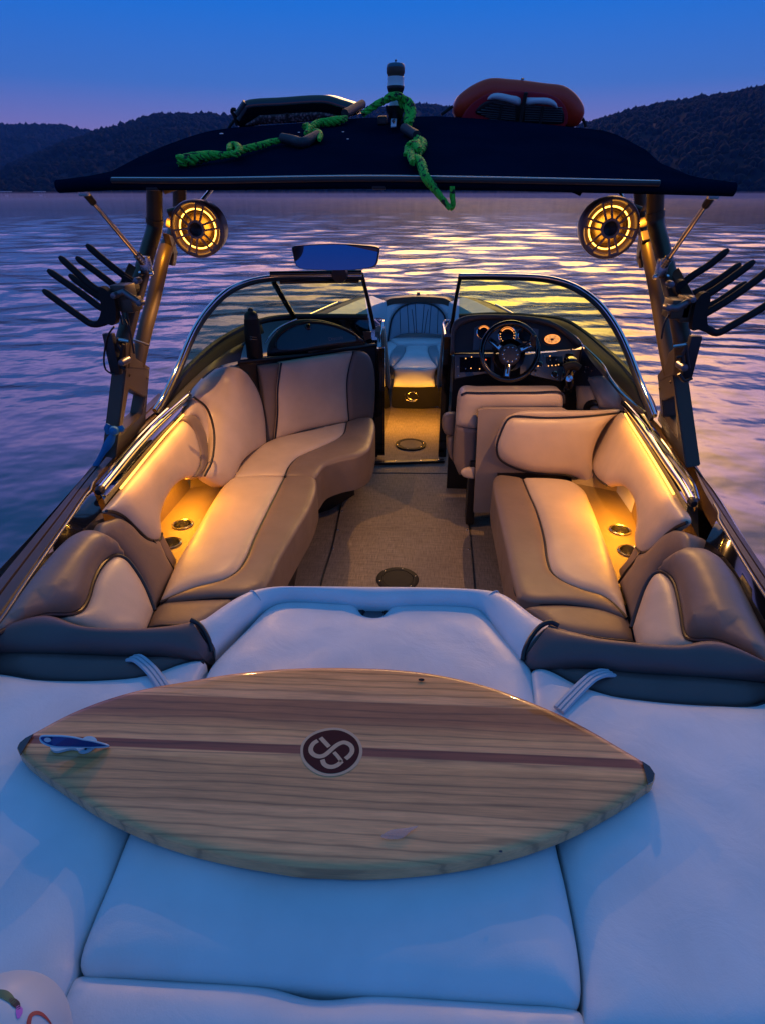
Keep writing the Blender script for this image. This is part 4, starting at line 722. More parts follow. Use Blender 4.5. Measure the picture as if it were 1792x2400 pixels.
# dash: hood, instrument panel, lower panels
PD = PL([.6, 3.62, .98], nrm([0, -1, .35])); nD = nrm([0, -1, .35])
hood = LP('a', [(65, 445, 1), (70, 300), (80, 170), (110, 125), (200, 85), (330, 70), (600, 72), (800, 85), (980, 115), (1100, 165), (1220, 240), (1300, 310), (1338, 375, 1), (1300, 390, 1), (1180, 280), (1080, 205), (980, 170), (800, 135), (600, 120), (330, 122), (220, 150), (150, 185), (110, 235), (100, 440, 1)], PL(A_([.6, 3.60, .98])-nD*0, nD))
pad('dash_hood', hood, M['dash_trim'], boat, .02, .025, .12, nD)
ip = LP('a', [(100, 440, 1), (108, 240), (150, 185), (220, 148), (330, 120), (600, 118), (800, 133), (980, 168), (1080, 203), (1180, 278), (1302, 392, 1), (1200, 405), (900, 425), (600, 430)], PL(A_([.6, 3.60, .98])-nD*.03, nD)); dash = MB().prism(ip, nD*-.03).build('dashboard', M['dash_panel'], boat, False)
PI_ = PL(A_([.6, 3.60, .98])-nD*.029, nD)
MB().prism(LP('a', [(290, 200, 1), (340, 180), (430, 185), (500, 210), (600, 190), (700, 215), (760, 205), (850, 205), (910, 215, 1), (905, 300, 1), (830, 340), (720, 350), (600, 370), (470, 380), (460, 410, 1), (275, 415, 1)], PI_), nD*.006).build('gauge_plate', M['plate'], dash, False)
def gauge(x, y, r, glow, face):
    c = F1('a', x, y, PI_)+nD*.006; g = MB().lathe([(r, 0), (r, .01), (r*.9, .013), (r*.84, .008), (r*.82, .004)], c, nD, 32).build('gauge', M['chrome'], dash)
    MB().lathe([(r*.82, .004), (0, .004)], c, nD, 24).build('gauge_face', face, g)
    if glow:
        th = np.linspace(math.radians(35), math.radians(145), 16); u = A_([1., 0, 0]); w = np.cross(nD, u)*1
        w = w if w[2] > 0 else -w
        MB().tube([c+nD*.008+r*.72*(math.cos(q)*u+math.sin(q)*w) for q in th], .003, 6).build('gauge_glow', M['gauge_glow'], g)
    return c
gauge(378, 245, .043, True, M['screen']); c0 = gauge(605, 275, .055, True, M['screen']); gauge(775, 275, .043, False, M['screen'])
MB().box(c0+A_([0, -.006, -.02]), (.028, .003, .014), None, .001).build('gauge_screen', M['blue_lcd'], dash)
for a in np.linspace(0, 2*math.pi, 18)[:-1]:
    if math.sin(a) < .5: MB().lathe([(0, .002), (.0022, .001), (.0026, 0)], c0+nD*.008+.041*(math.cos(a)*A_([1, 0, 0])+math.sin(a)*nrm([0, .35, 1])), nD, 6).build('gauge_mark', M['amber_dot'], dash)
c = F1('a', 1040, 312, PI_)+nD*.003
o = MB()
for (r0, z0), (r1, z1) in (((1.0, 0), (1.0, .008)), ((1.0, .008), (.9, .012))): pass
sp = MB().lathe([(1.12, 0), (1.1, .2), (1., .24)], [0, 0, 0], [0, 0, 1], 32); vv = []
def ell(prof, name, mat, par, sx=.047, sy=.028):
    b = MB().lathe(prof, [0, 0, 0], (0, 0, 1), 32); uy = nrm(np.cross(nD, [1, 0, 0])); b.v = [tuple(c+A_([1., 0, 0])*q[0]*sx+uy*q[1]*sy+nD*q[2]*.05) for q in b.v]; return b.build(name, mat, par)
dl = ell([(1.22, 0), (1.2, .16), (1.0, .2)], 'dash_speaker', M['dash_panel'], dash); ell([(1.0, .19), (.82, .14)], 'speaker_glow_ring', M['gauge_glow'], dl)
t = NT('lit_cone'); v = t.coord(); n = t.noise(v, 60, 3, .6); cc = t.ramp(n, [(.35, (.35, .07, .01)), (.65, (1., .42, .12))]); t.ln(cc, t.b.inputs['Emission Color']); t.b.inputs['Emission Strength'].default_value = 1.1; t.b.inputs['Base Color'].default_value = (.2, .08, .03, 1); M['lit_cone'] = t.m
ell([(.82, .14), (.3, .05), (0, .05)], 'speaker_cone', M['lit_cone'], dl); ell([(.22, .06), (.2, .14), (0, .16)], 'speaker_cap', M['black'], dl)
# lower dash
PLD = PL([.6, 3.52, .86], nrm([0, -1, .5])); nL = nrm([0, -1, .5])
MB().prism(F('a', [(105, 462), (475, 448), (480, 640), (390, 640), (105, 690)], PLD), nL*-.03).build('lower_dash', M['plate'], dash, False)
MB().prism(F('a', [(148, 487), (450, 485), (450, 610), (380, 625), (148, 632)], PLD), nL*.004).build('chart_screen', M['screen'], dash, False)
MB().prism(F('a', [(735, 470), (850, 450), (1080, 432), (1100, 425), (1352, 405), (1310, 560), (1160, 570), (1140, 722), (830, 655), (735, 650)], PLD), nL*-.03).build('lower_dash', M['plate'], dash, False)
MB().prism(F('a', [(985, 480), (1140, 475), (1150, 570), (1000, 580), (985, 540)], PLD), nL*.004).build('stereo', M['screen'], dash, False)
for x, y, k in ((398, 510, 'red_dot'), (416, 570, 'amber_dot'), (340, 598, 'amber_dot'), (206, 498, 'amber_dot'), (256, 592, 'amber_dot'), (205, 598, 'white_plastic'), (262, 483, 'amber_dot'), (127, 580, 'steel'), (135, 662, 'steel'), (905, 572, 'amber_dot'), (1005, 570, 'amber_dot'), (1103, 558, 'amber_dot'), (1040, 566, 'amber_dot'), (1075, 564, 'amber_dot'), (967, 476, 'steel'), (1020, 474, 'amber_dot'), (1080, 508, 'white_plastic'), (1213, 528, 'amber_dot'), (1022, 512, 'white_plastic'), (882, 650, 'steel'), (1090, 698, 'steel'), (1203, 425, 'steel')):
    MB().lathe([(0, .005), (.0035, .004), (.0045, 0)] if k in ('red_dot', 'steel') else [(0, .005), (.0028, .004), (.0034, 0)], F1('a', x, y, PLD)+nL*.004, nL, 8).build('dash_indicator' if k != 'steel' else 'dash_screw', M[k], dash)
for x, y, r in ((1222, 472, .016), (1066, 652, .02), (925, 552, .016), (882, 612, .009)):
    g = MB().lathe([(r, 0), (r, .005), (r*.8, .007), (r*.72, .003), (0, .002)], F1('a', x, y, PLD), nL, 20).build('dash_knob', M['steel'], dash); MB().lathe([(r*.7, .003), (r*.6, .008), (0, .009)], F1('a', x, y, PLD), nL, 16).build('knob_cap', M['black'], g)
# dark foot well behind everything
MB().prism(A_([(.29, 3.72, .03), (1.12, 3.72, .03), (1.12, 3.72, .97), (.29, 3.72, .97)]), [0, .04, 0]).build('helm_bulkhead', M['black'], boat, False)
MB().prism(F('a', [(1340, 390), (1560, 690), (1560, 760), (1180, 760), (1180, 590), (1310, 560)], PL([1.0, 3.5, .8], nrm([-.6, -1, .2]))), [0, .03, 0]).build('helm_side_board', M['black'], boat, False)
for k in range(26): MB().lathe([(0, .004), (.0022, .003), (.003, 0)], F1('a', random.uniform(1355, 1480), random.uniform(560, 700), PL([1.0, 3.49, .8], nrm([-.6, -1, .2]))), nrm([-.6, -1, .2]), 6).build('key_stud', M['steel'], boat) if k < 14 else None
# steering wheel
PWH = PL([.61, 3.40, .92], nrm([0, -1, .42])); nW = nrm([0, -1, .42]); wc = F1('a', 632, 428, PWH); wr_ = np.linalg.norm(F1('a', 905, 428, PWH)-F1('a', 360, 428, PWH))/2; uW = A_([1., 0, 0]); wW = np.cross(uW, nW)*-1; wW = wW if wW[2] > 0 else -wW
sw = MB().tube([wc+wr_*(math.cos(q)*uW+math.sin(q)*wW*1.0) for q in np.linspace(0, 2*math.pi, 64, endpoint=False)], .0155, 14, closed=True, fdir=nW).build('steering_wheel', M['gloss_black'], boat)
hub = F1('a', 635, 458, PWH); 
hb = MB().lathe([(.062, -.03), (.062, -.01), (.055, .0), (.05, .006), (0, .01)], hub, nW, 32).build('wheel_hub', M['dash_trim'], sw)
for k in range(10):
    a = 2*math.pi*k/10; MB().lathe([(0, .009), (.005, .008), (.006, .004)], hub+.042*(math.cos(a)*uW+math.sin(a)*wW), nW, 8).build('hub_button', M['steel'], hb)
def spoke(p, q, w0, w1):
    p = F1('a', *p, PWH); q = F1('a', *q, PWH); d = nrm(q-p); sdv = np.cross(nW, d)
    MB().prism([p-sdv*w0, p+sdv*w0, q+sdv*w1, q-sdv*w1], nW*-.014, .003).build('wheel_spoke', M['dash_panel'], sw)
    m0 = p*.75+q*.25; m1 = p*.12+q*.88
    MB().prism([m0-sdv*w0*.62+nW*.002, m0+sdv*w0*.62+nW*.002, m1+sdv*w1*.62+nW*.002, m1-sdv*w1*.62+nW*.002], nW*.004, .001).build('spoke_trim', M['chrome'], sw)
    MB().prism([m0*.8+m1*.2-sdv*w0*.3+nW*.006, m0*.8+m1*.2+sdv*w0*.3+nW*.006, m1*.8+m0*.2+sdv*w1*.3+nW*.006, m1*.8+m0*.2-sdv*w1*.3+nW*.006], nW*.002).build('spoke_inlay', M['black'], sw)
spoke((575, 425), (430, 305), .02, .014); spoke((690, 425), (870, 345), .02, .022); spoke((625, 510), (600, 690), .018, .017)
MB().box(F1('a', 860, 320, PWH)+nW*-.005, (.03, .05, .06), None, .008).build('wheel_paddle', M['black'], sw)
MB().lathe([(.07, -.02), (.09, .08), (.09, .14)], hub-nW*.16, nW, 24).build('steering_column', M['black'], boat)
# throttle
th = MB().box(F1('a', 1200, 640, YP(3.42)), (.05, .14, .2), None, .015).build('throttle_base', M['gloss_black'], boat)
MB().tube(F('a', [(1210, 760), (1190, 660), (1220, 590)], YP(A_([3.36, 3.33, 3.3]))), [.02, .016, .016], 10).build('throttle_lever', M['gloss_black'], th)
MB().tube(spline(F('a', [(1160, 590), (1200, 570), (1260, 565), (1300, 590)], YP(3.29)), step=.01), .022, 12).build('throttle_grip', M['rubber'], th)
MB().lathe([(.02, 0), (.018, .01), (0, .012)], F1('a', 1205, 690, YP(3.3)), [0, -1, .3], 16).build('throttle_cap', M['chrome'], th)
# rear-view mirror on the port windshield
mo = spline(F('i', [(158, 130), (185, 110), (400, 85), (800, 70), (1150, 85), (1420, 118), (1455, 140), (1450, 220), (1425, 360), (1395, 405), (1200, 450), (900, 470), (600, 465), (350, 450), (250, 425), (205, 370), (175, 240)], YP(3.72)), closed=True, step=.012)
nM = nrm([.12, -1, -.12])
mc = mo.mean(0); mo = A_([q-nM*((q-mc)@nM)*0 for q in mo]); mr = pad('rear_view_mirror', mo, M['gloss_black'], boat, .004, .008, .03, nM)
gl = mc+(mo-mc)*.965; gl[:, 2] = mc[2]+(mo[:, 2]-mc[2])*.94
qv = gl-A_([0, .012, 0]); qv[:, 1] += (qv[:, 2]-mc[2])*.105+(qv[:, 0]-mc[0])*.02; MB().add(qv, [tuple(range(len(qv)))]).build('mirror_glass', M['mirror'], mr, False)
MB().lathe([(.045, -.05), (.05, 0), (.045, .03), (0, .035)], F1('i', 850, 540, YP(3.74))+A_([0, .05, 0]), [0, -1, 0], 24).build('mirror_mount', M['black'], mr)
# ---------------------------------------------------------------- tower, racks, speakers
def leg(reg, B1, B2, TP, outer, hole, aft, fwd, s, lug, xtra):
    a = F1(reg, *B1, HZ(.86)); b = F1(reg, *B2, HZ(.86)); t = F1(reg, *TP, YP(2.70)); PT = P3(a, b, t); n = nrm(np.cross(b-a, t-a)); n = n if n[0]*s > 0 else -n
    # n points outboard
    o = F(reg, outer, PT); h = F(reg, hole, PT)
    lg = MB().ring(o, h, n*.055).build('tower_leg', M['tower'], boat, False)
    bm = bmesh.new(); bm.from_mesh(lg.data); bmesh.ops.bevel(bm, geom=[e for e in bm.edges if len(e.link_faces) == 2 and e.calc_face_angle(0) > .5], offset=.004, segments=2, affect='EDGES'); bm.to_mesh(lg.data); bm.free()
    ta = spline(F(reg, aft, PT)+n*.028, step=.03); tf = spline(F(reg, fwd, PT)+n*.028, step=.03)
    top = 14; r = np.full(len(ta), .0325); MB().tube(ta, r, 18).build('aft_tube', M['tower'], lg)
    MB().tube(tf, .0315, 18).build('forward_tube', M['tower'], lg)
    MB().tube(ta[int(len(ta)*.17):int(len(ta)*.20)+1], .036, 18).build('tube_collar', M['tower'], lg)
    g = F(reg, lug, PT); MB().prism(g, n*.05, .004).build('leg_gusset', M['tower'], lg, False)
    w = F(reg, xtra, PT); MB().prism(w, n*.03, .003).build('tube_web', M['tower'], lg, False)
    for q in outer[:2]:
        p = F1(reg, q[0]*.75+(outer[0][0]+outer[1][0])/2*.25, q[1]+55, PT); MB().lathe([(0, .004), (.006, .003), (.007, 0)], p-n*.001, -n, 10).build('bolt', M['tower'], lg)
    return PT, n, lg
PTL, nTL, legL = leg('C', (745, 1640), (938, 1418), (1045, 120), [(818, 1046), (968, 1062), (940, 1416), (745, 1640)], [(835, 1188), (938, 1243), (918, 1352), (786, 1478)],
  [(1043, -130), (1043, 60), (1042, 160), (1012, 270), (975, 400), (940, 530), (905, 660), (872, 790), (845, 900), (835, 1050)], [(1200, -130), (1195, 60), (1165, 180), (1118, 280), (1092, 360), (1060, 500), (1025, 650), (985, 800), (955, 930), (930, 1050)], -1,
  [(812, 880), (872, 895), (880, 990), (970, 1050), (968, 1066), (818, 1050)], [(1092, 190), (1120, 205), (1150, 310), (1135, 395), (1118, 395), (1125, 320)])
PTR, nTR, legR = leg('D', (1085, 2065), (914, 1815), (812, 330), [(990, 1395), (885, 1440), (914, 1815), (1085, 2065)], [(1000, 1545), (915, 1585), (925, 1700), (1030, 1860)],
  [(812, 10), (812, 100), (815, 330), (845, 450), (880, 600), (920, 760), (955, 900), (985, 1060), (1005, 1200), (1000, 1390)], [(715, 10), (715, 80), (735, 300), (765, 480), (790, 620), (830, 830), (865, 1040), (895, 1220), (930, 1400)], 1,
  [(1005, 1200), (960, 1240), (940, 1320), (880, 1400), (885, 1445), (992, 1398)], [(755, 330), (735, 480), (728, 580), (752, 640), (745, 560), (775, 440)])
# speakers with lit rings
def speaker(reg, x, y, Y, R, s, arm):
    c = F1(reg, x, y, YP(Y)); ax = nrm([-s*.03, -1, -.05]); 
    sp = MB().lathe([(R*.55, -.17), (R*.8, -.155), (R*.95, -.10), (R, -.03), (R*1.0, -.004), (R*.97, .008), (R*.90, .010), (R*.86, .004), (R*.84, -.02), (R*.62, -.026)], c, ax, 56).build('tower_speaker', M['speaker_can'], boat)
    MB().lathe([(R*.70, -.018), (R*.685, -.011), (R*.665, -.011), (R*.65, -.018)], c, ax, 56).build('light_ring', M['ring_led'], sp)
    MB().lathe([(R*.84, -.022), (R*.7, -.019), (R*.64, -.019), (R*.60, -.03), (R*.56, -.026), (R*.52, -.034), (R*.3, -.05), (0, -.055)], c, ax, 48).build('speaker_cone', M['cone'], sp)
    MB().lathe([(R*.325, .002), (R*.325, .011), (R*.315, .014), (R*.245, .014), (R*.235, .010), (R*.23, -.03), (R*.2, -.03)], c, ax, 40).build('centre_cap', M['grille'], sp)
    MB().lathe([(R*.24, -.004), (R*.12, -.01), (0, -.012)], c, ax, 32).build('tweeter', M['black'], sp)
    u = nrm(np.cross(ax, UP)); u = u if u[0] > 0 else -u; w = np.cross(u, ax); w = w if w[2] > 0 else -w; b = MB()
    for k in range(6):
        a0 = math.radians((-12 if s > 0 else 192)+60*k)
        for da in (-.16, .16):
            d0 = A_([math.cos(a0+da*2.0), math.sin(a0+da*2.0)]); d1 = A_([math.cos(a0+da), math.sin(a0+da)])
            p = c+ax*.008+R*.30*(d0[0]*u+d0[1]*w); q = c+ax*.006+R*.90*(d1[0]*u+d1[1]*w); b.tube([p, q], R*.042, 6)
        d1 = A_([math.cos(a0), math.sin(a0)]); m = c+ax*.004+R*.885*(d1[0]*u+d1[1]*w)
        dd = d1[0]*u+d1[1]*w; R3 = np.stack([dd, np.cross(ax, dd), ax], 1); b.box(m, (R*.13, R*.26, .008), R3, .002)
    b.build('speaker_grille', M['grille'], sp)
    MB().tube([c-ax*.09+s*u*R*.8, c-ax*.08+s*u*R*1.35+A_([0, 0, .02])], .02, 12).build('speaker_bracket', M['tower'], sp)
    MB().tube([c-ax*.07+s*u*R*.7+w*R*.6, F1(reg, *arm, YP(Y+.05))], .018, 12).build('speaker_bracket', M['tower'], sp)
    return c, ax
spL = speaker('S', 461.5, 537.5, 2.74, .115, -1, (395, 500)); spR = speaker('S', 1428, 535.3, 2.74, .118, 1, (1500, 495))
# tower top hoop under the canopy
tp = spline(np.vstack([F('C', [(1043, -120)], PTL), [[-.78, 2.74, 1.93], [-.5, 2.79, 1.98], [0, 2.82, 2.0], [.5, 2.79, 1.98], [.76, 2.74, 1.93]], F('D', [(812, 5)], PTR)]), step=.05)
MB().tube(tp, .031, 16).build('tower_hoop', M['tower'], boat)
# canopy struts
def strut(reg, a, b, ya, yb, top_end=True):
    p = F1(reg, *a, YP(ya)); q = F1(reg, *b, YP(yb)); L = q-p; st = MB().tube([p+L*.06, q], .0085, 12).build('canopy_strut', M['chrome'], boat)
    MB().tube([p, p+L*.13], .0125, 10).build('strut_end', M['black'], st); MB().box(p-A_([0, 0, .0]), (.03, .03, .03), None, .006).build('strut_clevis', M['steel'], st)
    MB().box(q, (.036, .045, .07), None, .008).build('strut_mount', M['steel'], st)
    for sx in (-1, 1): MB().lathe([(0, .012), (.009, .01), (.011, 0)], q+A_([sx*.018, -.01, -.03]), [sx, 0, 0], 12).build('bolt', M['chrome'], st)
    for k in range(4): MB().lathe([(.013, 0), (.016, .006), (.013, .012)], q-nrm(L)*(.03+.014*k), nrm(L), 12).build('strut_ferrule', M['steel'], st)
yL = F1('C', 940, 385, PTL)[1]-.02; strut('A', (362, 640), (628, 958), 2.16, yL); strut('B', (1430, 652), (1207, 970), 2.16, F1('D', 905, 650, PTR)[1]-.02)
for reg, a, b in (('A', (918, 622), (865, 685)), ('B', (1018, 632), (1052, 690))): MB().tube(F(reg, [a, b], YP(A_([2.9, 2.85]))), .009, 10).build('canopy_rod', M['chrome'], boat)
# board racks
def fork(reg, plate, prongs, Y, rr, name='board_rack', dy=.035):
    surf = YP(Y); pl = F(reg, plate, surf); rk = MB().prism(spline(pl, closed=True, step=.01), [0, dy, 0]).build(name, M['rubber'], boat, False)
    for p in prongs:
        q = spline(F(reg, p, surf)+A_([0, dy/2, 0]), step=.012); r = np.full(len(q), rr); r[0] = rr*.55; r[1:2] = rr*.9
        MB().tube(q, r, 12).build('rack_prong', M['rubber'], rk)
    return rk
YR = 2.22
fork('C', [(640, 530), (700, 560), (735, 600), (742, 770), (720, 778), (690, 770), (600, 785), (640, 730), (655, 655), (640, 600)], [[(368, 338), (480, 440), (580, 530), (680, 590)], [(293, 425), (400, 500), (530, 590), (640, 670), (700, 690)], [(262, 555), (380, 640), (500, 725), (580, 775), (640, 770), (710, 740)]], YR, .0128)
fork('C', [(790, 455), (840, 480), (868, 510), (880, 560), (800, 600), (760, 590), (795, 530)], [[(545, 260), (660, 360), (780, 455), (840, 500)], [(478, 342), (600, 430), (720, 520), (800, 580)], [(433, 455), (530, 530), (640, 605), (740, 640)]], YR+.16, .0132)
fork('D', [(1250, 810), (1200, 820), (1160, 880), (1130, 1060), (1135, 1082), (1180, 1075), (1260, 1090), (1240, 1030), (1240, 960), (1262, 850)], [[(1592, 588), (1470, 680), (1300, 800), (1200, 860)], [(1760, 600), (1600, 730), (1400, 870), (1250, 960), (1190, 990)], [(1790, 830), (1640, 930), (1450, 1040), (1320, 1105), (1250, 1075), (1180, 1050)]], YR, .0128)
fork('D', [(1080, 720), (1030, 740), (1010, 790), (1060, 850), (1110, 850), (1130, 810), (1095, 790)], [[(1405, 505), (1260, 620), (1110, 720), (1050, 790)], [(1492, 608), (1380, 690), (1220, 790), (1130, 830)], [(1535, 742), (1420, 820), (1300, 895), (1220, 920)]], YR+.16, .0132)
# rack pivots: arm, clamp, pins, hanging cords
for reg, P, n, arm, blk, knob, cords in (
    ('C', PTL, nTL, [(945, 420), (900, 530), (860, 610)], [(800, 560, .06), (845, 640, .055), (770, 600, .05)], [(905, 635), (740, 585), (885, 490)], [[(780, 600), (790, 700), (835, 800), (868, 960)], [(800, 590), (825, 720), (850, 850)], [(760, 650), (785, 740), (795, 775)]]),
    ('D', PTR, nTR, [(905, 690), (950, 780), (1000, 880)], [(1020, 920, .07), (1075, 950, .06), (1100, 880, .05)], [(955, 918), (1130, 860), (975, 750)], [[(965, 965), (930, 1030), (910, 1140)], [(1090, 880), (1080, 950), (1120, 1040)]])):
    am = MB().tube(F(reg, arm, P)+n*.05-A_([0, .02, 0]), .021, 4).build('rack_arm', M['tower'], boat, False)
    for x, y, z in blk: MB().box(F1(reg, x, y, YP(YR+.07)), (z, .09, z*.95), None, .008).build('rack_clamp', M['tower'], am)
    for x, y in knob: MB().lathe([(0, .014), (.010, .012), (.012, 0), (.012, -.02)], F1(reg, x, y, YP(YR+.0)), [0, -1, 0], 12).build('clamp_pin', M['plate'], am)
    MB().tube(F(reg, [knob[0], blk[0][:2], knob[1]], YP(YR+.02)), .012, 10).build('pivot_pin', M['plate'], am)
    for cd in cords: MB().tube(spline(F(reg, cd, YP(YR+.03)), step=.02), .0035, 6).build('hanging_cord', M['black'], am)
# lower clamps on the legs
for reg, P, n, arms in (('C', PTL, nTL, ([(768, 862), (752, 950), (745, 1020)], [(770, 870), (835, 880)], [(760, 900), (785, 945), (775, 1000)], [(740, 1022), (775, 1000), (790, 945), (800, 900)], [(740, 1095), (770, 1050), (815, 1060)])), ('D', PTR, nTR, ([(1082, 1170), (1092, 1260), (1105, 1350)], [(990, 1192), (1085, 1178)], [(1085, 1200), (1060, 1265), (1070, 1320)], [(1105, 1355), (1065, 1330), (1050, 1265), (1015, 1275)], [(1035, 1390), (1075, 1440), (1130, 1420)]))):
    cl = MB().box(F(reg, [(808, 960)] if reg == 'C' else [(1030, 1270)], P)[0]+n*.03-A_([0, .035, 0]), (.04, .03, .16), None, .006).build('leg_clamp', M['black'], boat)
    for k, a in enumerate(arms): MB().tube(spline(F(reg, a, YP(YR+.02)), step=.015), .0065 if k != 1 else .007, 8).build('clamp_handle', M['black'] if k != 1 else M['steel'], cl)
    p = F1(reg, *((790, 1018) if reg == 'C' else (1070, 1345)), YP(YR)); MB().lathe([(0, .012), (.012, .01), (.014, 0), (.014, -.05)], p, [0, -1, 0], 14).build('clamp_bolt', M['plate'], cl)
MB().tube(spline(F('C', [(740, 785), (705, 830), (685, 890), (676, 950), (672, 1010), (685, 1065), (720, 1088), (745, 1095)], YP(YR)), step=.02), .0035, 6).build('cord_loop', M['black'], boat)
MB().tube(F('C', [(860, 872), (965, 908)], YP(2.45)), .006, 8).build('tie_bar', M['steel'], boat)
# ---------------------------------------------------------------- canopy
aft = [(133, 422), (262, 415), (480, 415), (850, 411), (1180, 415), (1540, 423), (1723, 428)]
nX = 61
def row(l, r, Y, mid=None, p=3.0, prof=None):
    a = F1('S', *l, YP(Y)); b = F1('S', *r, YP(Y)); u = np.linspace(-1, 1, nX); x = a[0]+(b[0]-a[0])*(u+1)/2; h0 = a[2]+(b[2]-a[2])*(u+1)/2
    if prof is not None: q = F('S', prof, YP(Y)); hh = np.interp(x, q[:, 0], q[:, 2])
    else: hh = h0+(mid-h0)*(1-np.abs(u)**p)
    return np.stack([x, np.full(nX, Y), hh], 1)
r0 = row((133, 422), (1723, 428), 2.1, prof=aft); cr = row((436, 323), (1480, 334), 2.95, prof=[(436, 323), (490, 307), (545, 299), (640, 293), (760, 284), (850, 276), (1023, 272), (1120, 278), (1200, 284), (1355, 299), (1415, 306), (1450, 318), (1480, 334)])
hm = cr[nX//2, 2]; h0 = r0[nX//2, 2]
rows = [r0, row((200, 410), (1680, 420), 2.22, h0+(hm-h0)*.16, 4), row((261, 397), (1627, 413), 2.35, h0+(hm-h0)*.33, 3), row((327, 367), (1546, 380), 2.58, h0+(hm-h0)*.60, 3.2), row((385, 343), (1512, 356), 2.78, h0+(hm-h0)*.83, 4), cr]
for Y, dz in ((3.15, -.02), (3.4, -.06), (3.65, -.13), (3.8, -.2)): q = cr.copy(); q[:, 1] = Y; q[:, 2] += dz; rows.append(q)
rows = [q+A_([0, 0, 1])*(.004*np.sin(q[:, :1]*13+q[:, 1:2]*5)+.003*np.sin(q[:, :1]*31-q[:, 1:2]*17))*(0 if i in (0, 5) else 1) for i, q in enumerate(rows)]
canopy = loft('canopy', rows, M['canvas'], boat)
e = r0+A_([0, 0, -.018]); MB().tube(e, .019, 12, flat=1.0).build('canopy_hem', M['canvas'], canopy)
MB().tube(spline(F('S', [(262, 417), (480, 417), (850, 412), (1180, 416), (1545, 424)], YP(2.075)), step=.08), .0024, 8).build('hem_trim', M['steel'], canopy)
band_ = spline(F('S', [(262, 423), (480, 424), (850, 419), (1180, 423), (1545, 430)], YP(2.078)), step=.08); MB().tube(band_, .008, 8, flat=1.0).build('hem_track', M['foam'], canopy)
for x, y in ((888, 438), (360, 440)): MB().box(F1('S', x, y, YP(2.1)), (.04, .03, .016), None, .004).build('hem_buckle', M['black'], canopy)
for reg, pts in (('f', [(530, 210), (575, 180), (582, 186), (540, 208)]), ('d', [(0, 600), (28, 590), (30, 600), (5, 615)])): pass
PCN = P3(F1('S', 480, 415, YP(2.1)), F1('S', 1180, 415, YP(2.1)), F1('S', 870, 275, YP(2.95))); nC = nrm(np.cross([1, 0, 0], F1('S', 870, 275, YP(2.95))-F1('S', 870, 412, YP(2.1)))); nC = nC if nC[2] > 0 else -nC
for reg, x, y in (('f', 560, 193), ('f', 1270, 182), ('d', 1240, 588), ('d', 1288, 663)): MB().lathe([(0, .001), (.007 if x == 560 else .004, .0008), (.008 if x == 560 else .0045, 0)], F1(reg, x, y, PCN)+nC*.022, nC, 8).build('fabric_spot', M['tag_white'], canopy)
# tow pylon with light on top of the tower
YPY = 2.76; zc = (F1('g', 680, 500, YP(YPY))-CAM)@fw; k_ = .1574*zc/1380
def seg(prof, name, mat, par):
    cx = lambda y: 665+(680-650)*0
    base = F1('g', 668, 880, YP(YPY)); b = MB(); b.lathe([(r*k_, (880-y)*k_*1.04) for r, y in prof], base, (0, 0, 1), 36); return b.build(name, mat, par)
py = seg([(10, 885), (60, 830), (100, 760), (135, 690), (150, 632), (130, 628)], 'tow_pylon', M['black'], boat)
seg([(100, 628), (92, 560), (88, 510)], 'pylon_band', M['white_plastic'], py); seg([(88, 510), (95, 495), (125, 430), (132, 400), (128, 388)], 'pylon_neck', M['black'], py)
seg([(132, 392), (122, 350), (124, 290), (118, 284)], 'pylon_band', M['white_plastic'], py); seg([(116, 284), (120, 262), (134, 240), (134, 182), (128, 178)], 'pylon_head', M['brown'], py)
seg([(134, 180), (128, 150), (112, 134), (60, 128), (0, 127)], 'pylon_cap', M['teal'], py); seg([(8, 128), (8, 108), (14, 104), (14, 90), (0, 84)], 'pylon_tip', M['black'], py)
tg = F('g', [(605, 875), (695, 868), (680, 1014), (602, 1020)], PCN)+nC*.03; tt = MB().prism(tg, nC*.003).build('pylon_tag', M['tag_white'], py, False)
MB().tube(spline(F('g', [(655, 920), (630, 935), (640, 960), (660, 945), (645, 975)], PCN)+nC*.034, step=.004), .0025, 6).build('tag_mark', M['black'], tt)
MB().box(F1('g', 480, 780, YP(YPY)), (.035, .03, .03), None, .006).build('pylon_bracket', M['black'], py)
# ---------------------------------------------------------------- loose things aboard
# wooden wake-surf board lying bottom-up across the sun pads
BH = .835
bc = F1('L', 1425, 485, HZ(BH)); tl = F1('L', 78, 465, HZ(BH)); tr = F1('M', 1515, 652, HZ(BH)); bx = nrm((tr-tl)*A_([1, 1, 0])); by = A_([-bx[1], bx[0], 0])
bo = (tl+tr)/2; bo[2] = BH
wb = empty('wakesurf_board', bo, 'varnished wooden wakesurf board with a round dark emblem, lying across the pale sun pads', 'surfboard'); wb.rotation_euler = (0, 0, math.atan2(bx[1], bx[0]))
Rb = np.stack([bx, by, UP], 0)
tol = lambda p: (A_(p)-bo)@Rb.T
oa = F('L', [(145, 405), (300, 322), (450, 262), (620, 214), (820, 178), (1000, 148), (1200, 128), (1400, 121), (1550, 123)], HZ(BH)); ob = F('M', [(200, 142), (380, 158), (560, 190), (740, 238), (900, 298), (1050, 362), (1200, 440), (1320, 510), (1450, 588), (1490, 616), (1515, 652), (1505, 690), (1478, 706), (1380, 775), (1250, 850), (1100, 925), (900, 1000), (700, 1052), (500, 1088), (300, 1108), (100, 1118), (0, 1116)], HZ(BH))
oc_ = F('L', [(1420, 990), (1300, 985), (1150, 962), (1000, 936), (800, 888), (600, 818), (420, 730), (250, 620), (150, 550), (95, 500), (75, 468), (85, 445), (110, 425)], HZ(BH))
ol = spline(np.vstack([oa, ob, oc_]), closed=True, step=.015); ll = tol(ol)
dpl = empty('x'); bpy.data.objects.remove(dpl)
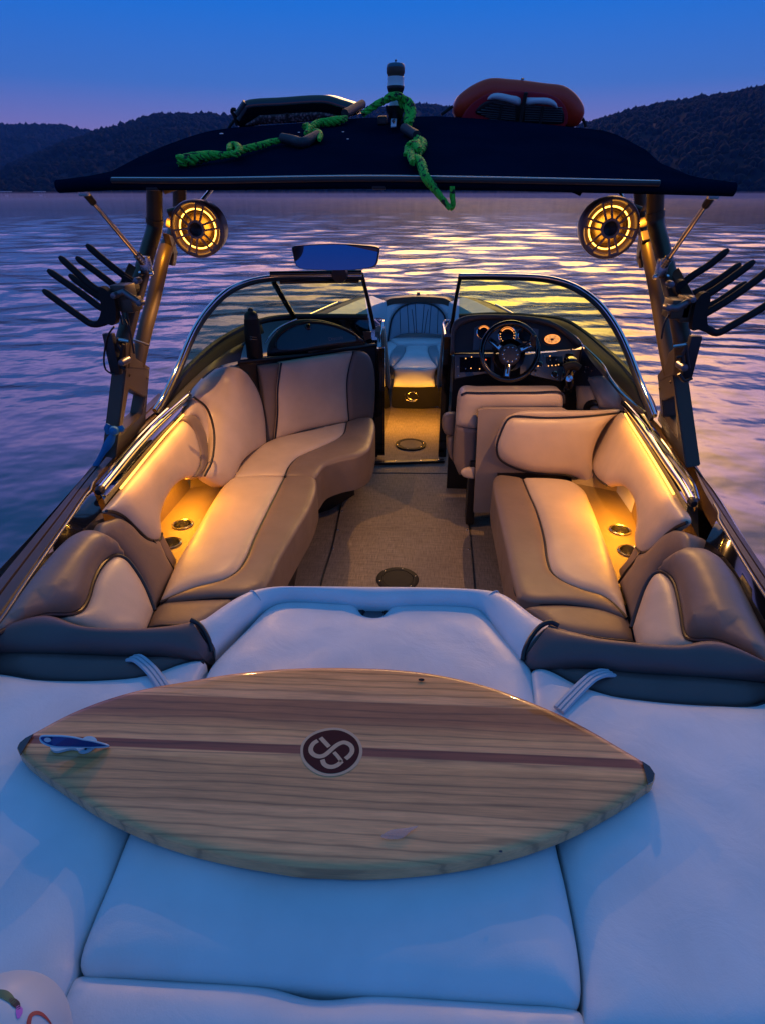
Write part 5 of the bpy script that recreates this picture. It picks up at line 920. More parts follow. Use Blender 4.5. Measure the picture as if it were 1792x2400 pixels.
bd = pad('board_body', ll, M['wood'], wb, .006, .02, .026, [0, 0, 1], .004, .025)
low = ll*A_([.985, .97, 1]); low[:, 2] -= .03; MB().add(low, [tuple(range(len(low)))]).build('board_underside', M['wood'], wb, False)
def onb(reg, pts, z=.0075): q = tol(F(reg, pts, HZ(BH+z))); q[:, 2] = z; return q
hd = lambda q: .0065+.004*(1-math.exp(-1.4))
def flat(pts, name, mat, par, z=.0115, t=.0012): p = A_(pts).copy(); p[:, 2] = z; return MB().prism(p, [0, 0, t]).build(name, mat, par, False)
flat(spline(onb('Q', [(205, 700), (225, 540), (340, 390), (520, 285), (760, 228), (980, 235), (1180, 310), (1330, 450), (1400, 640), (1385, 780), (1290, 950), (1120, 1080), (920, 1150), (700, 1160), (500, 1105), (330, 980), (235, 840)]), closed=True, step=.006), 'emblem_rim', M['emblem_light'], wb, .0088, .0008)
em = flat(spline(onb('Q', [(255, 690), (275, 560), (370, 430), (530, 335), (760, 275), (960, 280), (1130, 345), (1270, 460), (1338, 620), (1325, 760), (1250, 900), (1100, 1030), (920, 1100), (720, 1110), (540, 1055), (390, 950), (290, 830)]), closed=True, step=.006), 'emblem_disc', M['emblem_dark'], wb, .0096, .0003)
def ribbon_flat(pts, w, z=.0102, sm=True):
    p = onb('Q', pts); p = spline(p, step=.003) if sm else p; t = np.gradient(p, axis=0); t /= np.linalg.norm(t, axis=1)[:, None]; n = np.stack([-t[:, 1], t[:, 0], 0*t[:, 0]], 1); a = p+n*w; b = p-n*w; a[:, 2] = b[:, 2] = z
    k = len(p); V = np.vstack([a, b]); return V, [(i, i+1, k+i+1, k+i) for i in range(k-1)]
mk = MB(); w_ = .0047
mk.add(*ribbon_flat([(540, 478), (460, 530), (410, 610), (410, 690), (470, 755), (570, 785), (660, 765), (760, 690), (860, 600), (940, 545), (1040, 512), (1130, 540), (1190, 600), (1200, 690), (1150, 770), (1075, 832)], w_))
mk.add(*ribbon_flat([(592, 420), (758, 598)], w_*.95)); mk.add(*ribbon_flat([(852, 702), (930, 790), (985, 862), (1000, 880)], w_*.8)); mk.add(*ribbon_flat([(1010, 872), (920, 950), (830, 985), (740, 980), (660, 930), (628, 845)], w_))
mk.build('emblem_monogram', M['emblem_light'], em, False)
# dark wooden tips, fin
for reg, pts in (('L', [(146, 408), (90, 497), (78, 468), (88, 446), (112, 426)]), ('M', [(1452, 592), (1488, 616), (1512, 652), (1503, 688), (1480, 702)])):
    flat(onb(reg, pts), 'tip_block', M['tip_wood'], wb, .0075, .0032)
fb = flat(spline(onb('h', [(500, 320), (510, 280), (560, 272), (850, 250), (940, 185), (1020, 172), (1080, 195), (1100, 230), (1080, 290), (1010, 345), (930, 375), (870, 370), (835, 335), (740, 330), (660, 350), (580, 365), (520, 348)]), closed=True, step=.004), 'fin_base', M['fin_base'], wb, .009, .006)
# the fin leans over its base
fz = .055; fo = lambda pts, h: [tol(F1('h', x, y, HZ(BH+hh))) for (x, y), hh in zip(pts, h)]
fin_out = fo([(358, 160), (380, 138), (480, 135), (640, 138), (820, 160), (900, 180), (1060, 208), (1240, 265), (1100, 282), (900, 280), (700, 280), (520, 272), (430, 245), (370, 205)], [.06, .066, .066, .064, .056, .05, .036, .016, .016, .022, .03, .04, .05, .056])
fo2 = spline(fin_out, closed=True, step=.005); fo3 = fo2.copy(); fo3[:, 1] -= .001
fn = MB().prism(fo2, [0, .003, -.006]).build('fin', M['fin_blue'], wb, False)
MB().tube(fo2, .0018, 6, closed=True).build('fin_edge', M['fin_base'], fn)
fc = A_(fo([(447, 200)], [.06])[0]); nf = nrm(newell(fo2)); nf = nf if nf[2] > 0 else -nf
MB().lathe([(.0065, 0), (.006, .0008), (0, .001)], fc+nf*.002, nf, 20).build('fin_sticker', M['white_plastic'], fn); MB().lathe([(.0028, .0012), (.0022, .0018), (0, .0018)], fc+nf*.002, nf, 12).build('sticker_mark', M['black'], fn)
MB().lathe([(.0025, 0), (.002, .001), (0, .001)], tol(F1('h', 945, 305, HZ(BH+.016))), (0, 0, 1), 10).build('fin_screw', M['black'], fb)
for reg, x, y, r in (('M', 385, 196, .0045), ('M', 768, 1022, .002)): flat([onb(reg, [(x, y)])[0]+A_([r*1.6*math.cos(a), r*math.sin(a), 0]) for a in np.linspace(0, 6.28, 14)[:-1]], 'knot', M['tip_wood'], wb, .0095 if reg == 'M' and x == 385 else .0068, .0006)
sc_ = onb('O', [(0, 118), (40, 90), (110, 80), (160, 72), (120, 100), (95, 122), (40, 128)]); 
t = NT('wax_smear'); t.b.inputs['Base Color'].default_value = (.5, .45, .45, 1); t.b.inputs['Alpha'].default_value = .28; t.b.inputs['Roughness'].default_value = .5; M['smear'] = t.m
flat(spline(sc_, closed=True, step=.01), 'wax_smear', M['smear'], wb, .0112, .0004)
# ball in the corner
bp = F1('S', -20, 2400, HZ(.93)); ball = MB().lathe([(.115*math.sin(a), -.115*math.cos(a)) for a in np.linspace(0, math.pi, 40)], (0, 0, 0), n=64).build('play_ball', M['ball_white'], None)
BR = .086; ctr = F1('S', -8, 2474, HZ(.876)); sc0 = BR/.115; ball.scale = (sc0,)*3; ball.location = ctr
tag(ball, 'white ball with green, pink and red painted marks on the pale sun pad', 'ball')
def onball(reg, pts, off=.0012):
    d = rays(reg, pts); o = []
    for q in d:
        b = q@(ctr-CAM)/(q@q); cl = CAM+q*b; m2 = BR**2-((cl-ctr)@(cl-ctr)); p = cl-q/np.linalg.norm(q)*math.sqrt(max(m2, 0)); n = nrm(p-ctr); o.append(ctr+n*(BR+off))
    return A_(o)
def ballmark(pts, w, mat, name):
    p = spline(onball('k', pts), step=.003); n = (p-ctr)/np.linalg.norm(p-ctr, axis=1)[:, None]; t = np.gradient(p, axis=0); t /= np.linalg.norm(t, axis=1)[:, None]; s = np.cross(n, t); ww = np.interp(np.linspace(0, 1, len(p)), np.linspace(0, 1, len(w)), w)[:, None]
    L = [(p+s*ww*k-ctr) for k in (-1, -.5, 0, .5, 1)]; L = [q/np.linalg.norm(q, axis=1)[:, None]*(BR+.0008) for q in L]; L = [q/sc0 for q in L]; loft(name, L, mat, ball)
ballmark([(-120, 420), (-30, 425), (60, 450), (150, 520), (190, 560)], [0.0027, 0.0045, 0.0054, 0.0045, 0.0027], M['mark_green'], 'painted_mark'); ballmark([(130, 500), (180, 545), (225, 590), (245, 640)], [0.0018, 0.004, 0.004, 0.0018], M['foam'], 'painted_mark'); ballmark([(228, 600), (250, 650), (248, 700), (235, 760)], [0.0018, 0.004, 0.0036, 0.0014], M['mark_pink'], 'painted_mark')
ballmark([(365, 900), (375, 800), (400, 720), (450, 690), (520, 695), (590, 745), (660, 830)], [0.0032, 0.0027, 0.0025, 0.0023, 0.002, 0.0014, 0.0009], M['mark_red'], 'painted_mark')
# water bottle on the port ledge
bt = empty('water_bottle', F1('E', 583, 795, YP(3.58)), 'matt black drinking bottle with spout lid standing beside the teal glove box door', 'bottle')
zc = (F1('E', 583, 795, YP(3.58))-CAM)@fw; kk = .3753*zc/1380
MB().lathe([(0, 0), (47*kk, 0), (50*kk, 4*kk), (50*kk, 190*kk), (47*kk, 196*kk), (47*kk, 205*kk), (44*kk, 235*kk), (40*kk, 238*kk)], (0, 0, 0), n=36).build('bottle_body', M['rubber'], bt)
ld = MB().lathe([(42*kk, 232*kk), (40*kk, 262*kk), (30*kk, 275*kk), (18*kk, 280*kk), (14*kk, 295*kk), (9*kk, 298*kk), (0, 298*kk)], (0, 0, 0), n=30).build('bottle_lid', M['black'], bt)
for z in (122, 136): MB().tube([(50.5*kk*math.sin(a), -50.5*kk*math.cos(a), (z+2*math.cos(a*3))*kk) for a in np.linspace(-.1, .75, 14)], .0016, 6).build('bottle_mark', M['steel'], bt)
# blue ribbon tied round the port tower leg
rib = empty('blue_ribbon', F1('C', 735, 1465, YP(2.17)), 'bright blue ribbon knotted round the foot of the port tower leg', 'ribbon'); ro = A_(rib.location)
def rpart(pts, w, name, Y=2.165, th=.003):
    p = spline(F('C', pts, YP(Y)), step=.008)-ro; MB().tube(p, np.interp(np.linspace(0, 1, len(p)), np.linspace(0, 1, len(w)), w), 8, flat=.35, fdir=(0, -1, 0)).build(name, M['ribbon'], rib)
rpart([(690, 1425), (720, 1440), (750, 1452), (800, 1435)], [.007, .011, .012, .009], 'ribbon_wrap'); rpart([(685, 1455), (715, 1462), (745, 1456), (798, 1450)], [.008, .011, .012, .008], 'ribbon_wrap', 2.16); rpart([(700, 1415), (690, 1450), (700, 1480)], [.008, .012, .008], 'ribbon_wrap', 2.158)
rpart([(738, 1470), (715, 1520), (690, 1560), (660, 1610), (635, 1655), (615, 1690)], [.009, .017, .017, .011, .010, .012], 'ribbon_tail', 2.155)
MB().lathe([(0, -.02), (.016, -.014), (.02, 0), (.015, .014), (0, .02)], F1('C', 738, 1458, YP(2.15))-ro, (0.3, -1, .2), 14).build('ribbon_knot', M['ribbon'], rib)
# green tow rope draped over the canopy
rope = empty('tow_rope', F1('g', 668, 460, YP(2.72)), 'bright green and black tow rope with foam grips looped round the white banded pylon', 'rope'); rop = A_(rope.location)
def strand_rope(p, r, name='rope_length', tw=55, wob=True):
    p = spline(p, step=.006)-rop; k = len(p); s = np.r_[0, np.cumsum(np.linalg.norm(np.diff(p, axis=0), axis=1))]; t = np.gradient(p, axis=0); t /= np.linalg.norm(t, axis=1)[:, None]; u = np.cross(t, [.1, .2, 1.]); u /= np.linalg.norm(u, axis=1)[:, None]; w = np.cross(t, u); r = np.broadcast_to(np.interp(np.linspace(0, 1, k), np.linspace(0, 1, len(r)), r), (k,)); b = MB()
    for j in range(5):
        a = s*tw+j*2*math.pi/5+.5*np.sin(s*40+j); b.tube(p+(np.cos(a)*r*.62)[:, None]*u+(np.sin(a)*r*.62)[:, None]*w, r*.50, 7)
    return b.build(name, M['rope'], rope)
def foam(p, r, name='foam_grip'):
    p = spline(p, step=.012)-rop; f = MB().tube(p, r, 16).build(name, M['foam'], rope)
    return f
cn = lambda reg, pts, h=.024: F(reg, pts, PCN)+nC*h
yf = YP(YPY-.06)
strand_rope(np.vstack([F('g', [(790, 470), (740, 430), (660, 420), (580, 435), (525, 475)], YP(A_([2.70, 2.69, 2.685, 2.69, 2.70])))]), [.012, .014, .014, .012])
strand_rope(np.vstack([F('g', [(540, 470), (440, 520), (330, 590), (190, 690)], YP(A_([2.70, 2.69, 2.68, 2.66])))]), [.011, .012, .011, .010])
foam(np.vstack([F('d', [(1435, 335), (1350, 385), (1262, 440)], PCN)+nC*.035]), .0165)
strand_rope(cn('d', [(1275, 450), (1200, 475), (1100, 490), (1010, 500), (930, 545), (870, 615)]), [.010, .016, .013, .013, .012, .009]); strand_rope(cn('d', [(850, 560), (880, 548), (905, 575)], .03), [.009, .010, .007])
strand_rope(cn('d', [(950, 600), (985, 610), (1010, 650), (1005, 700)], .03), [.007, .011, .011, .006])
foam(cn('f', [(1440, 235), (1380, 270), (1300, 305), (1230, 285), (1120, 262)], .03), .0165)
strand_rope(cn('f', [(1115, 262), (1020, 280), (930, 310), (830, 335), (745, 358), (690, 385)]), [.008, .010, .011, .011, .009]); strand_rope(cn('f', [(640, 395), (655, 350), (690, 345), (735, 385), (700, 425), (660, 420)], .034), [.008, .011, .012, .012, .009]); strand_rope(cn('f', [(680, 390), (590, 405), (480, 408), (350, 430), (240, 450), (162, 455)]), [.008, .010, .014, .017, .018, .016])
strand_rope(F('g', [(745, 470), (760, 540), (775, 590)], YP(2.70)), [.010, .011, .006]); strand_rope(F('g', [(790, 450), (860, 500), (910, 580), (925, 670), (910, 750), (880, 820)], YP(A_([2.70, 2.69, 2.68, 2.66, 2.64, 2.62]))), [.010, .014, .014, .012, .010]); strand_rope(F('g', [(800, 540), (845, 600), (870, 700), (850, 800), (830, 850)], YP(A_([2.70, 2.68, 2.66, 2.63, 2.61]))), [.010, .012, .012, .010])
strand_rope(cn('g', [(900, 800), (850, 850), (840, 900), (870, 960), (845, 1030)], .03), [.014, .013, .013, .011]); foam(cn('g', [(800, 1055), (890, 1110), (985, 1170)], .034), .0165)
strand_rope(cn('g', [(985, 1175), (1070, 1230), (1080, 1290), (1040, 1370), (1015, 1440)], .026), [.012, .013, .012, .007]); strand_rope(cn('g', [(1000, 1270), (960, 1330), (880, 1360), (850, 1420), (830, 1460), (790, 1462)], .034), [.010, .014, .014, .010, .005]); strand_rope(cn('g', [(870, 1390), (930, 1370), (990, 1400), (1015, 1450)], .044), [.012, .015, .013, .008])
strand_rope(cn('g', [(900, 1420), (905, 1500), (925, 1590)], .034), [.012, .012, .009])
strand_rope(np.vstack([cn('g', [(960, 1480), (1040, 1560)], .03), F('g', [(1130, 1640), (1230, 1770), (1330, 1900), (1420, 2010), (1485, 2090)], YP(2.05))]), [.011, .013, .014, .013, .012, .009, .007]); strand_rope(F('g', [(1480, 2090), (1525, 2060), (1520, 1960), (1515, 1860), (1515, 1760)], YP(2.06)), [.007, .008, .008, .007])
# padded boards lying on top of the canopy
kb1 = empty('black_kneeboard', F1('d', 700, 400, YP(3.02)), 'black board with a dimpled underside pad lying on the port half of the canopy', 'kneeboard', 'boards stowed on the canopy'); o1 = A_(kb1.location); PK1 = PL([0, 3.0, 2.2], nrm([0, -1, -.35])); nK1 = nrm([0, -1, -.35])
q = LP('d', [(140, 320), (170, 262), (250, 196), (330, 179), (600, 164), (950, 141), (1080, 146), (1200, 182), (1385, 255), (1403, 320), (1300, 365), (900, 410), (400, 445), (175, 470)], PK1)-o1
pad('board_shell', q, M['gloss_black'], kb1, .02, .03, .22, nK1, skirt_dir=[0, 1, .12])
t = NT('dimpled_pad'); v = t.coord(); vo = t.new('ShaderNodeTexVoronoi'); vo.inputs['Scale'].default_value = 95; t.ln(v, vo.inputs['Vector']); t.ln(t.ramp(vo.outputs['Distance'], [(.25, (.24, .13, .13)), (.55, (.03, .015, .02))]), t.b.inputs['Base Color']); t.bump(vo.outputs['Distance'], .5, .004); M['dimple'] = t.m
q = LP('d', [(250, 440), (395, 335, 1), (650, 318), (850, 306), (1000, 302), (1100, 315), (1225, 352, 1), (900, 400), (400, 432, 1)], PK1)-o1+nK1*.018; pad('underside_pad', q, M['dimple'], kb1, .008, .012, .01, nK1)
MB().tube(F('d', [(678, 310), (680, 400)], PK1)-o1+nK1*.026, .006, 8).build('pad_strap', M['webbing'], kb1)
MB().tube(spline(F('d', [(165, 455), (130, 340), (112, 320), (122, 292), (150, 300)], PK1)-o1-A_([0, .01, 0]), step=.01), .008, 8).build('board_handle', M['rubber'], kb1)
for a, b in (((245, 205), (160, 330)), ((262, 262), (180, 385))): MB().tube(F('d', [a, b], PK1)-o1+nK1*.012, .011, 8).build('edge_stripe', M['plate'], kb1)
MB().tube(F('d', [(130, 400), (70, 480)], YP(3.05))-o1, .006, 6).build('tie_strap', M['webbing'], kb1)
kb2 = empty('orange_kneeboard', F1('e', 1060, 420, YP(3.02)), 'orange red board with a dark slatted recess lying on the starboard half of the canopy', 'kneeboard', 'boards stowed on the canopy'); o2 = A_(kb2.location)
lo = [(590, 395), (575, 330), (598, 255), (680, 180), (780, 126), (860, 104), (1000, 112), (1100, 121), (1250, 141), (1390, 159), (1452, 192), (1512, 252), (1551, 330), (1543, 395), (1495, 462), (1280, 450), (900, 420)]
q = LP('e', lo, PK1)-o2; pad('board_shell', q, M['orange'], kb2, .035, .055, .2, nK1, skirt_dir=[0, 1, .1])
q = LP('e', [(640, 400), (680, 310), (760, 240), (860, 195), (1000, 182), (1100, 188), (1200, 196), (1310, 220), (1390, 280), (1420, 360), (1400, 445), (1000, 430)], PK1)-o2+nK1*.034; pad('recess_lining', q, M['red_pad'], kb2, .003, .03, .01, nK1)
q = LP('e', [(735, 345), (760, 300), (830, 255), (900, 250), (1050, 275), (1300, 300), (1370, 310), (1392, 360), (1385, 420), (1280, 430), (900, 405), (780, 365)], PK1)-o2+nK1*.038; sl = pad('slatted_pad', q, M['black'], kb2, .003, .02, .006, nK1)
for k in range(9):
    y0 = 270+k*17; xa = 760+max(0, (3-k))*12; MB().tube(F('e', [(max(745, 870-k*30) if k < 4 else 750+(k-4)*30, y0), (1030, y0+24)], PK1)-o2+nK1*.042, .0022, 5).build('slat', M['plate'], sl); MB().tube(F('e', [(1100, y0+26), (1375, y0+36)], PK1)-o2+nK1*.042, .0022, 5).build('slat', M['plate'], sl) if k < 7 else None
for L_ in ([(822, 248), (850, 210), (900, 198), (1000, 215), (1068, 235), (1068, 285), (960, 262), (880, 246)], [(1100, 240), (1180, 232), (1290, 240), (1335, 275), (1342, 315), (1290, 290), (1180, 280), (1100, 285)]): pad('foam_block', LP('e', L_, PK1)-o2+nK1*.04, M['white_plastic'], kb2, .012, .015, .01, nK1)
MB().tube(F('e', [(1108, 188), (1062, 420)], PK1)-o2+nK1*.05, .008, 8).build('pad_strap', M['webbing'], kb2)
for x0 in (910, 1215): MB().tube(F('e', [(x0+20, 290), (x0-5, 425)], PK1)-o2+nK1*.045, .006, 8).build('pad_strap', M['webbing'], kb2)
for p in ([(572, 315), (530, 345), (485, 378)], [(1535, 405), (1555, 440), (1560, 470)]): MB().tube(F('e', p, YP(3.04))-o2, .0065, 6).build('tie_strap', M['webbing'], kb2)
MB().lathe([(0, .006), (.006, .004), (.007, 0)], F1('e', 1090, 116, PK1)-o2, (0, 0, 1), 8).build('tie_knob', M['black'], kb2)
# ---------------------------------------------------------------- lake, hills, sky, light, camera
def waves():
    nr, na = 760, 560; rr = np.r_[0, np.geomspace(1.1, 470, nr)]; aa = np.radians(np.linspace(-62, 62, na)); X = rr[:, None]*np.sin(aa)[None]; Y = rr[:, None]*np.cos(aa)[None]
    step = np.r_[.5, np.diff(rr)][:, None]; Z = np.zeros_like(X); R_ = np.random.default_rng(11); nw = 110
    for k in range(nw):
        lam = 10**R_.uniform(math.log10(.38), math.log10(3.6)); th = R_.normal(0, .42)+(math.pi if R_.random() < .4 else 0); sl = .0145*(1.0 if lam < 2 else .75)
        kx, ky = 2*math.pi/lam*math.sin(th), 2*math.pi/lam*math.cos(th); w = np.clip((lam/step-3)/3, 0, 1)
        mod = .6+.8*np.sin(X*.05*R_.uniform(.5, 2)+Y*.03*R_.uniform(.5, 2)+R_.uniform(0, 6))**2
        Z += w*mod*sl*lam/(2*math.pi)*np.sin(kx*X+ky*Y+R_.uniform(0, 6.3))
    near = np.interp(rr, [0, 3, 7, 14, 40, 90, 200], [.15, .2, .36, .75, 1.0, .7, .35])[:, None]*np.clip((460-rr)/60, 0, 1)[:, None]; edge = np.clip((np.radians(62)-np.abs(aa))/.1, 0, 1)[None]; Z *= near*edge
    V = np.stack([X.ravel()+CAM[0], Y.ravel(), Z.ravel()], 1); I = np.arange((nr+1)*na).reshape(nr+1, na)
    Fq = np.stack([I[:-1, :-1].ravel(), I[:-1, 1:].ravel(), I[1:, 1:].ravel(), I[1:, :-1].ravel()], 1)
    o = len(V); ex = A_([(-4000, -600, 0), (4000, -600, 0), (4000, 4000, 0), (-4000, 4000, 0)]); c0 = tuple(V[0]); lft = I[:, 0]; rgt = I[:, -1]; top = I[-1]
    V = np.vstack([V, ex]); Fc = [tuple(q) for q in Fq[na-1:]]+[(I[0, 0], int(I[1, j+1]), int(I[1, j])) for j in range(na-1)]
    Fc.append(tuple([o+3, o+2]+[int(i) for i in rgt[:0]]+[int(i) for i in top[::-1]])); Fc.append(tuple([o, o+3]+[int(i) for i in lft[::-1][:-1]]+[int(I[0, 0])])); Fc.append(tuple([int(I[0, 0])]+[int(i) for i in rgt[1:]]+[o+2, o+1])); Fc.append((o, int(I[0, 0]), o+1))
    m = bpy.data.meshes.new('water'); m.from_pydata(V.tolist(), [], Fc); m.update(); m.polygons.foreach_set('use_smooth', [True]*len(m.polygons)); m.materials.append(M['water']); ob = bpy.data.objects.new('water', m); COL.objects.link(ob); return tag(ob, kind='structure')
water = waves()
def az(px): return math.atan2((px-PW/2)/FX, math.cos(PITCH)+(PH/2-HY)/FX*math.sin(PITCH))-YAW*1.0
def ridge(name, prof, dist, depth, shore, seed, lab=None):
    """Wooded hill: a strip of ground from the shore up to the ridge line seen in the photo, sown with tree crowns."""
    R_ = np.random.default_rng(seed); prof = sorted(prof); xs = np.linspace(prof[0][0], prof[-1][0], 150)
    yy = np.interp(xs, [p[0] for p in prof], [p[1] for p in prof]); d = rays('S', list(zip(xs, yy))); dh = np.linalg.norm(d[:, :2], axis=1); el = d[:, 2]/dh; ux = d[:, :2]/dh[:, None]
    rows = []; n = 14
    for k in range(n+1):
        f = k/n; D = shore+(dist-shore)*f; h = (CAM[2]+el*dist)*f**.75; nz = (np.sin(xs*.031+k*1.3+seed)+np.sin(xs*.013-k*.7))*2.2*f*(1-f)*4*(dist/900)
        rows.append(np.stack([CAM[0]+ux[:, 0]*D, ux[:, 1]*D, np.maximum(h+nz-4*(dist/900)*f, -.5)], 1))
    back = rows[-1].copy(); back[:, :2] *= 1.5; back[:, 2] *= .5; rows.append(back)
    V = np.vstack(rows); m = len(xs); Fc = [(i*m+j, i*m+j+1, (i+1)*m+j+1, (i+1)*m+j) for i in range(len(rows)-1) for j in range(m-1)]
    hl = mesh_obj(name, V, Fc, M['forest'], None, True); tag(hl, kind='structure')
    # crowns
    bm = bmesh.new(); bmesh.ops.create_icosphere(bm, subdivisions=1, radius=1); base = A_([q.co[:] for q in bm.verts]); fcs = [[q.index for q in f.verts] for f in bm.faces]; bm.free()
    b = MB(); G = A_(rows[:-1]); cnt = int((prof[-1][0]-prof[0][0])*4.2)
    for i in range(cnt):
        u = R_.uniform(0, m-1.001); f = n*(1-R_.uniform(0, 1)**1.3) if i > cnt*.22 else n-R_.uniform(0, .25); f = min(max(f, 0), n-.001); a, c = int(u), int(f); fu, ff = u-a, f-c
        p = (G[c, a]*(1-fu)+G[c, a+1]*fu)*(1-ff)+(G[c+1, a]*(1-fu)+G[c+1, a+1]*fu)*ff
        r = R_.uniform(1.9, 3.9)*(dist/900)**.6; hgt = R_.uniform(.9, 1.5)
        jit = base*(1+R_.uniform(-.28, .28, (len(base), 1))); b.add(p+jit*A_([r, r, r*hgt])+A_([0, 0, r*.35]), fcs)
    fo = b.build(name.replace('hills', 'forest') if 'hills' in name else 'forest', M['forest'], None, True, auto=False); tag(fo, kind='stuff', label=lab); fo['category'] = 'forest'
    return hl
ridge('hills', [(-500, 300), (-200, 288), (0, 290), (60, 290), (140, 290), (200, 302), (260, 318), (330, 345), (420, 390), (500, 445)], 1700, 500, 1150, 3, 'hazy distant wooded ridge beyond the left shore')
ridge('hills', [(-400, 440), (-100, 420), (0, 395), (60, 368), (140, 336), (230, 305), (290, 289), (360, 268), (430, 265), (500, 266), (560, 275), (640, 288), (760, 262), (860, 252), (950, 246), (1010, 243), (1080, 258), (1160, 290), (1300, 330)], 1000, 400, 560, 5, 'dark wooded hill across the lake at left and centre')
ridge('hills', [(1180, 420), (1280, 340), (1360, 292), (1420, 276), (1480, 256), (1560, 240), (1640, 228), (1700, 222), (1760, 208), (1830, 196), (2000, 170), (2400, 160)], 760, 300, 430, 8, 'nearer dark wooded hillside across the lake at right')
# low shore tree line
for k, (x0, x1, y, d0, sd) in enumerate(((-400, 700, 447, 560, 21), (600, 1300, 446, 600, 22), (1200, 2300, 446, 440, 23))):
    R_ = np.random.default_rng(sd); bm = bmesh.new(); bmesh.ops.create_icosphere(bm, subdivisions=1, radius=1); base = A_([q.co[:] for q in bm.verts]); fcs = [[q.index for q in f.verts] for f in bm.faces]; bm.free(); b = MB()
    for i in range(420):
        px = R_.uniform(x0, x1); d = rays('S', [(px, 456)])[0]; d = d/np.linalg.norm(d[:2]); D = d0+R_.uniform(-6, 30); r = R_.uniform(2, 4.5); p = A_([CAM[0]+d[0]*D, d[1]*D, r*.6]); b.add(p+base*(1+R_.uniform(-.3, .3, (len(base), 1)))*A_([r*1.3, r, r*R_.uniform(.8, 1.5)]), fcs)
    fo = b.build('shore_trees', M['forest'], None, True, auto=False); tag(fo, kind='stuff'); fo['category'] = 'trees'; fo['label'] = ['low dark trees along the left shore', 'low dark trees along the far middle shore', 'low dark trees along the right shore'][k]
# small boat docks on the left shore
for x, w, lab in ((78/5.16+0, 12, 'pale low dock on the far left shore, at the edge of the picture'), (95, 12, 'pale two level boat dock on the left shore under the canopy tip')):
    d = rays('S', [(x, 457)])[0]; d = d/np.linalg.norm(d[:2]); c = A_([CAM[0]+d[0]*520, d[1]*520, 0]); dk = empty('boat_dock', c, lab, 'dock')
    MB().box((0, 0, 3.6), (w*.62, 3, .5)).build('dock_roof', M['dock_white'], dk, False)
    MB().box((0, 0, .5), (w*.55, 3, .4)).build('dock_deck', M['plate'], dk, False)
    for s in (-1, -.2, .5, 1): MB().box((s*w*.26, 0, 2.0), (.25, .25, 3)).build('dock_post', M['plate'], dk, False)
    MB().box((w*.06, -.6, 1.2), (1.6, 1.2, 1.0)).build('dock_locker', M['dock_white'], dk, False)
# sky
world = bpy.data.worlds.new('World'); SC.world = world; world.use_nodes = True; nt = world.node_tree; N = nt.nodes; bg = N['Background']
def wn(t, **k):
    o = N.new(t)
    for a, v in k.items(): setattr(o, a, v)
    return o
def lk(a, b): nt.links.new(a, b)
def wm(op, a, b=0., clamp=False):
    x = wn('ShaderNodeMath', operation=op, use_clamp=clamp)
    for so, v in ((x.inputs[0], a), (x.inputs[1], b)):
        if hasattr(v, 'is_output'): lk(v, so)
        else: so.default_value = v
    return x.outputs[0]
def wramp(fac, stops):
    r = wn('ShaderNodeValToRGB'); e = r.color_ramp.elements
    while len(e) < len(stops): e.new(.5)
    for q, (p, c) in zip(e, stops): q.position = p; q.color = (*c, 1)
    lk(fac, r.inputs['Fac']); return r.outputs['Color']
def wmix(f, a, b, mode='MIX'):
    x = wn('ShaderNodeMix', data_type='RGBA', blend_type=mode)
    for so, v in ((x.inputs[0], f), (x.inputs[6], a), (x.inputs[7], b)):
        if hasattr(v, 'is_output'): lk(v, so)
        else: so.default_value = v if not isinstance(v, tuple) else (*v, 1)
    return x.outputs[2]
tc = wn('ShaderNodeTexCoord'); sx = wn('ShaderNodeSeparateXYZ'); lk(tc.outputs['Generated'], sx.inputs[0])
elv = wm('DIVIDE', wm('ARCSINE', sx.outputs['Z']), math.pi/2)       # 0 horizon .. 1 zenith
azm = wm('ARCTAN2', sx.outputs['X'], sx.outputs['Y'])               # radians right of the bow
D = 1/90
base = wramp(elv, [(0, (.36, .19, .41)), (2.6*D, (.31, .185, .46)), (4.3*D, (.20, .18, .52)), (7.5*D, (.045, .175, .63)), (12.5*D, (-.01, .175, .76)), (16*D, (.02, .17, .66)), (24*D, (.035, .18, .58)), (36*D, (.045, .20, .56)), (55*D, (.055, .22, .54)), (1, (.055, .225, .54))])
def gauss(x, c, w): q = wm('DIVIDE', wm('SUBTRACT', x, c), w); return wm('POWER', 2.718, wm('MULTIPLY', wm('MULTIPLY', q, q), -1))
# gold, pink and lavender glow added unseen above the frame for the water to reflect
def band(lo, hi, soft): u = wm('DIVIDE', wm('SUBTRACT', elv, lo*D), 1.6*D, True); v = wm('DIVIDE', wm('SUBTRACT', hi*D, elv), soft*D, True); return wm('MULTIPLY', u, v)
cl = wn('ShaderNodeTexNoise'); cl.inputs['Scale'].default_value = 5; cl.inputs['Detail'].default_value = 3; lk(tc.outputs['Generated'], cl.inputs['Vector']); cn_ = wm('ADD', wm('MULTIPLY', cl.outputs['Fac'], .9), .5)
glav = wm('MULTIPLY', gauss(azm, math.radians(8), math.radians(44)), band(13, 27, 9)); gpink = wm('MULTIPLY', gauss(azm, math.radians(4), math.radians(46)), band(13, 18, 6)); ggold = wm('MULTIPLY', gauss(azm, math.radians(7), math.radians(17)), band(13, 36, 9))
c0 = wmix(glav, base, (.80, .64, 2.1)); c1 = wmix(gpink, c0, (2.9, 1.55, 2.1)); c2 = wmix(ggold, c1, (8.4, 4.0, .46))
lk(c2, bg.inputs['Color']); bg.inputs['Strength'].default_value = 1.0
sky = wn('ShaderNodeTexSky', sky_type='NISHITA'); sky.sun_disc = False; sky.sun_elevation = math.radians(-2.5); sky.sun_rotation = math.radians(6)
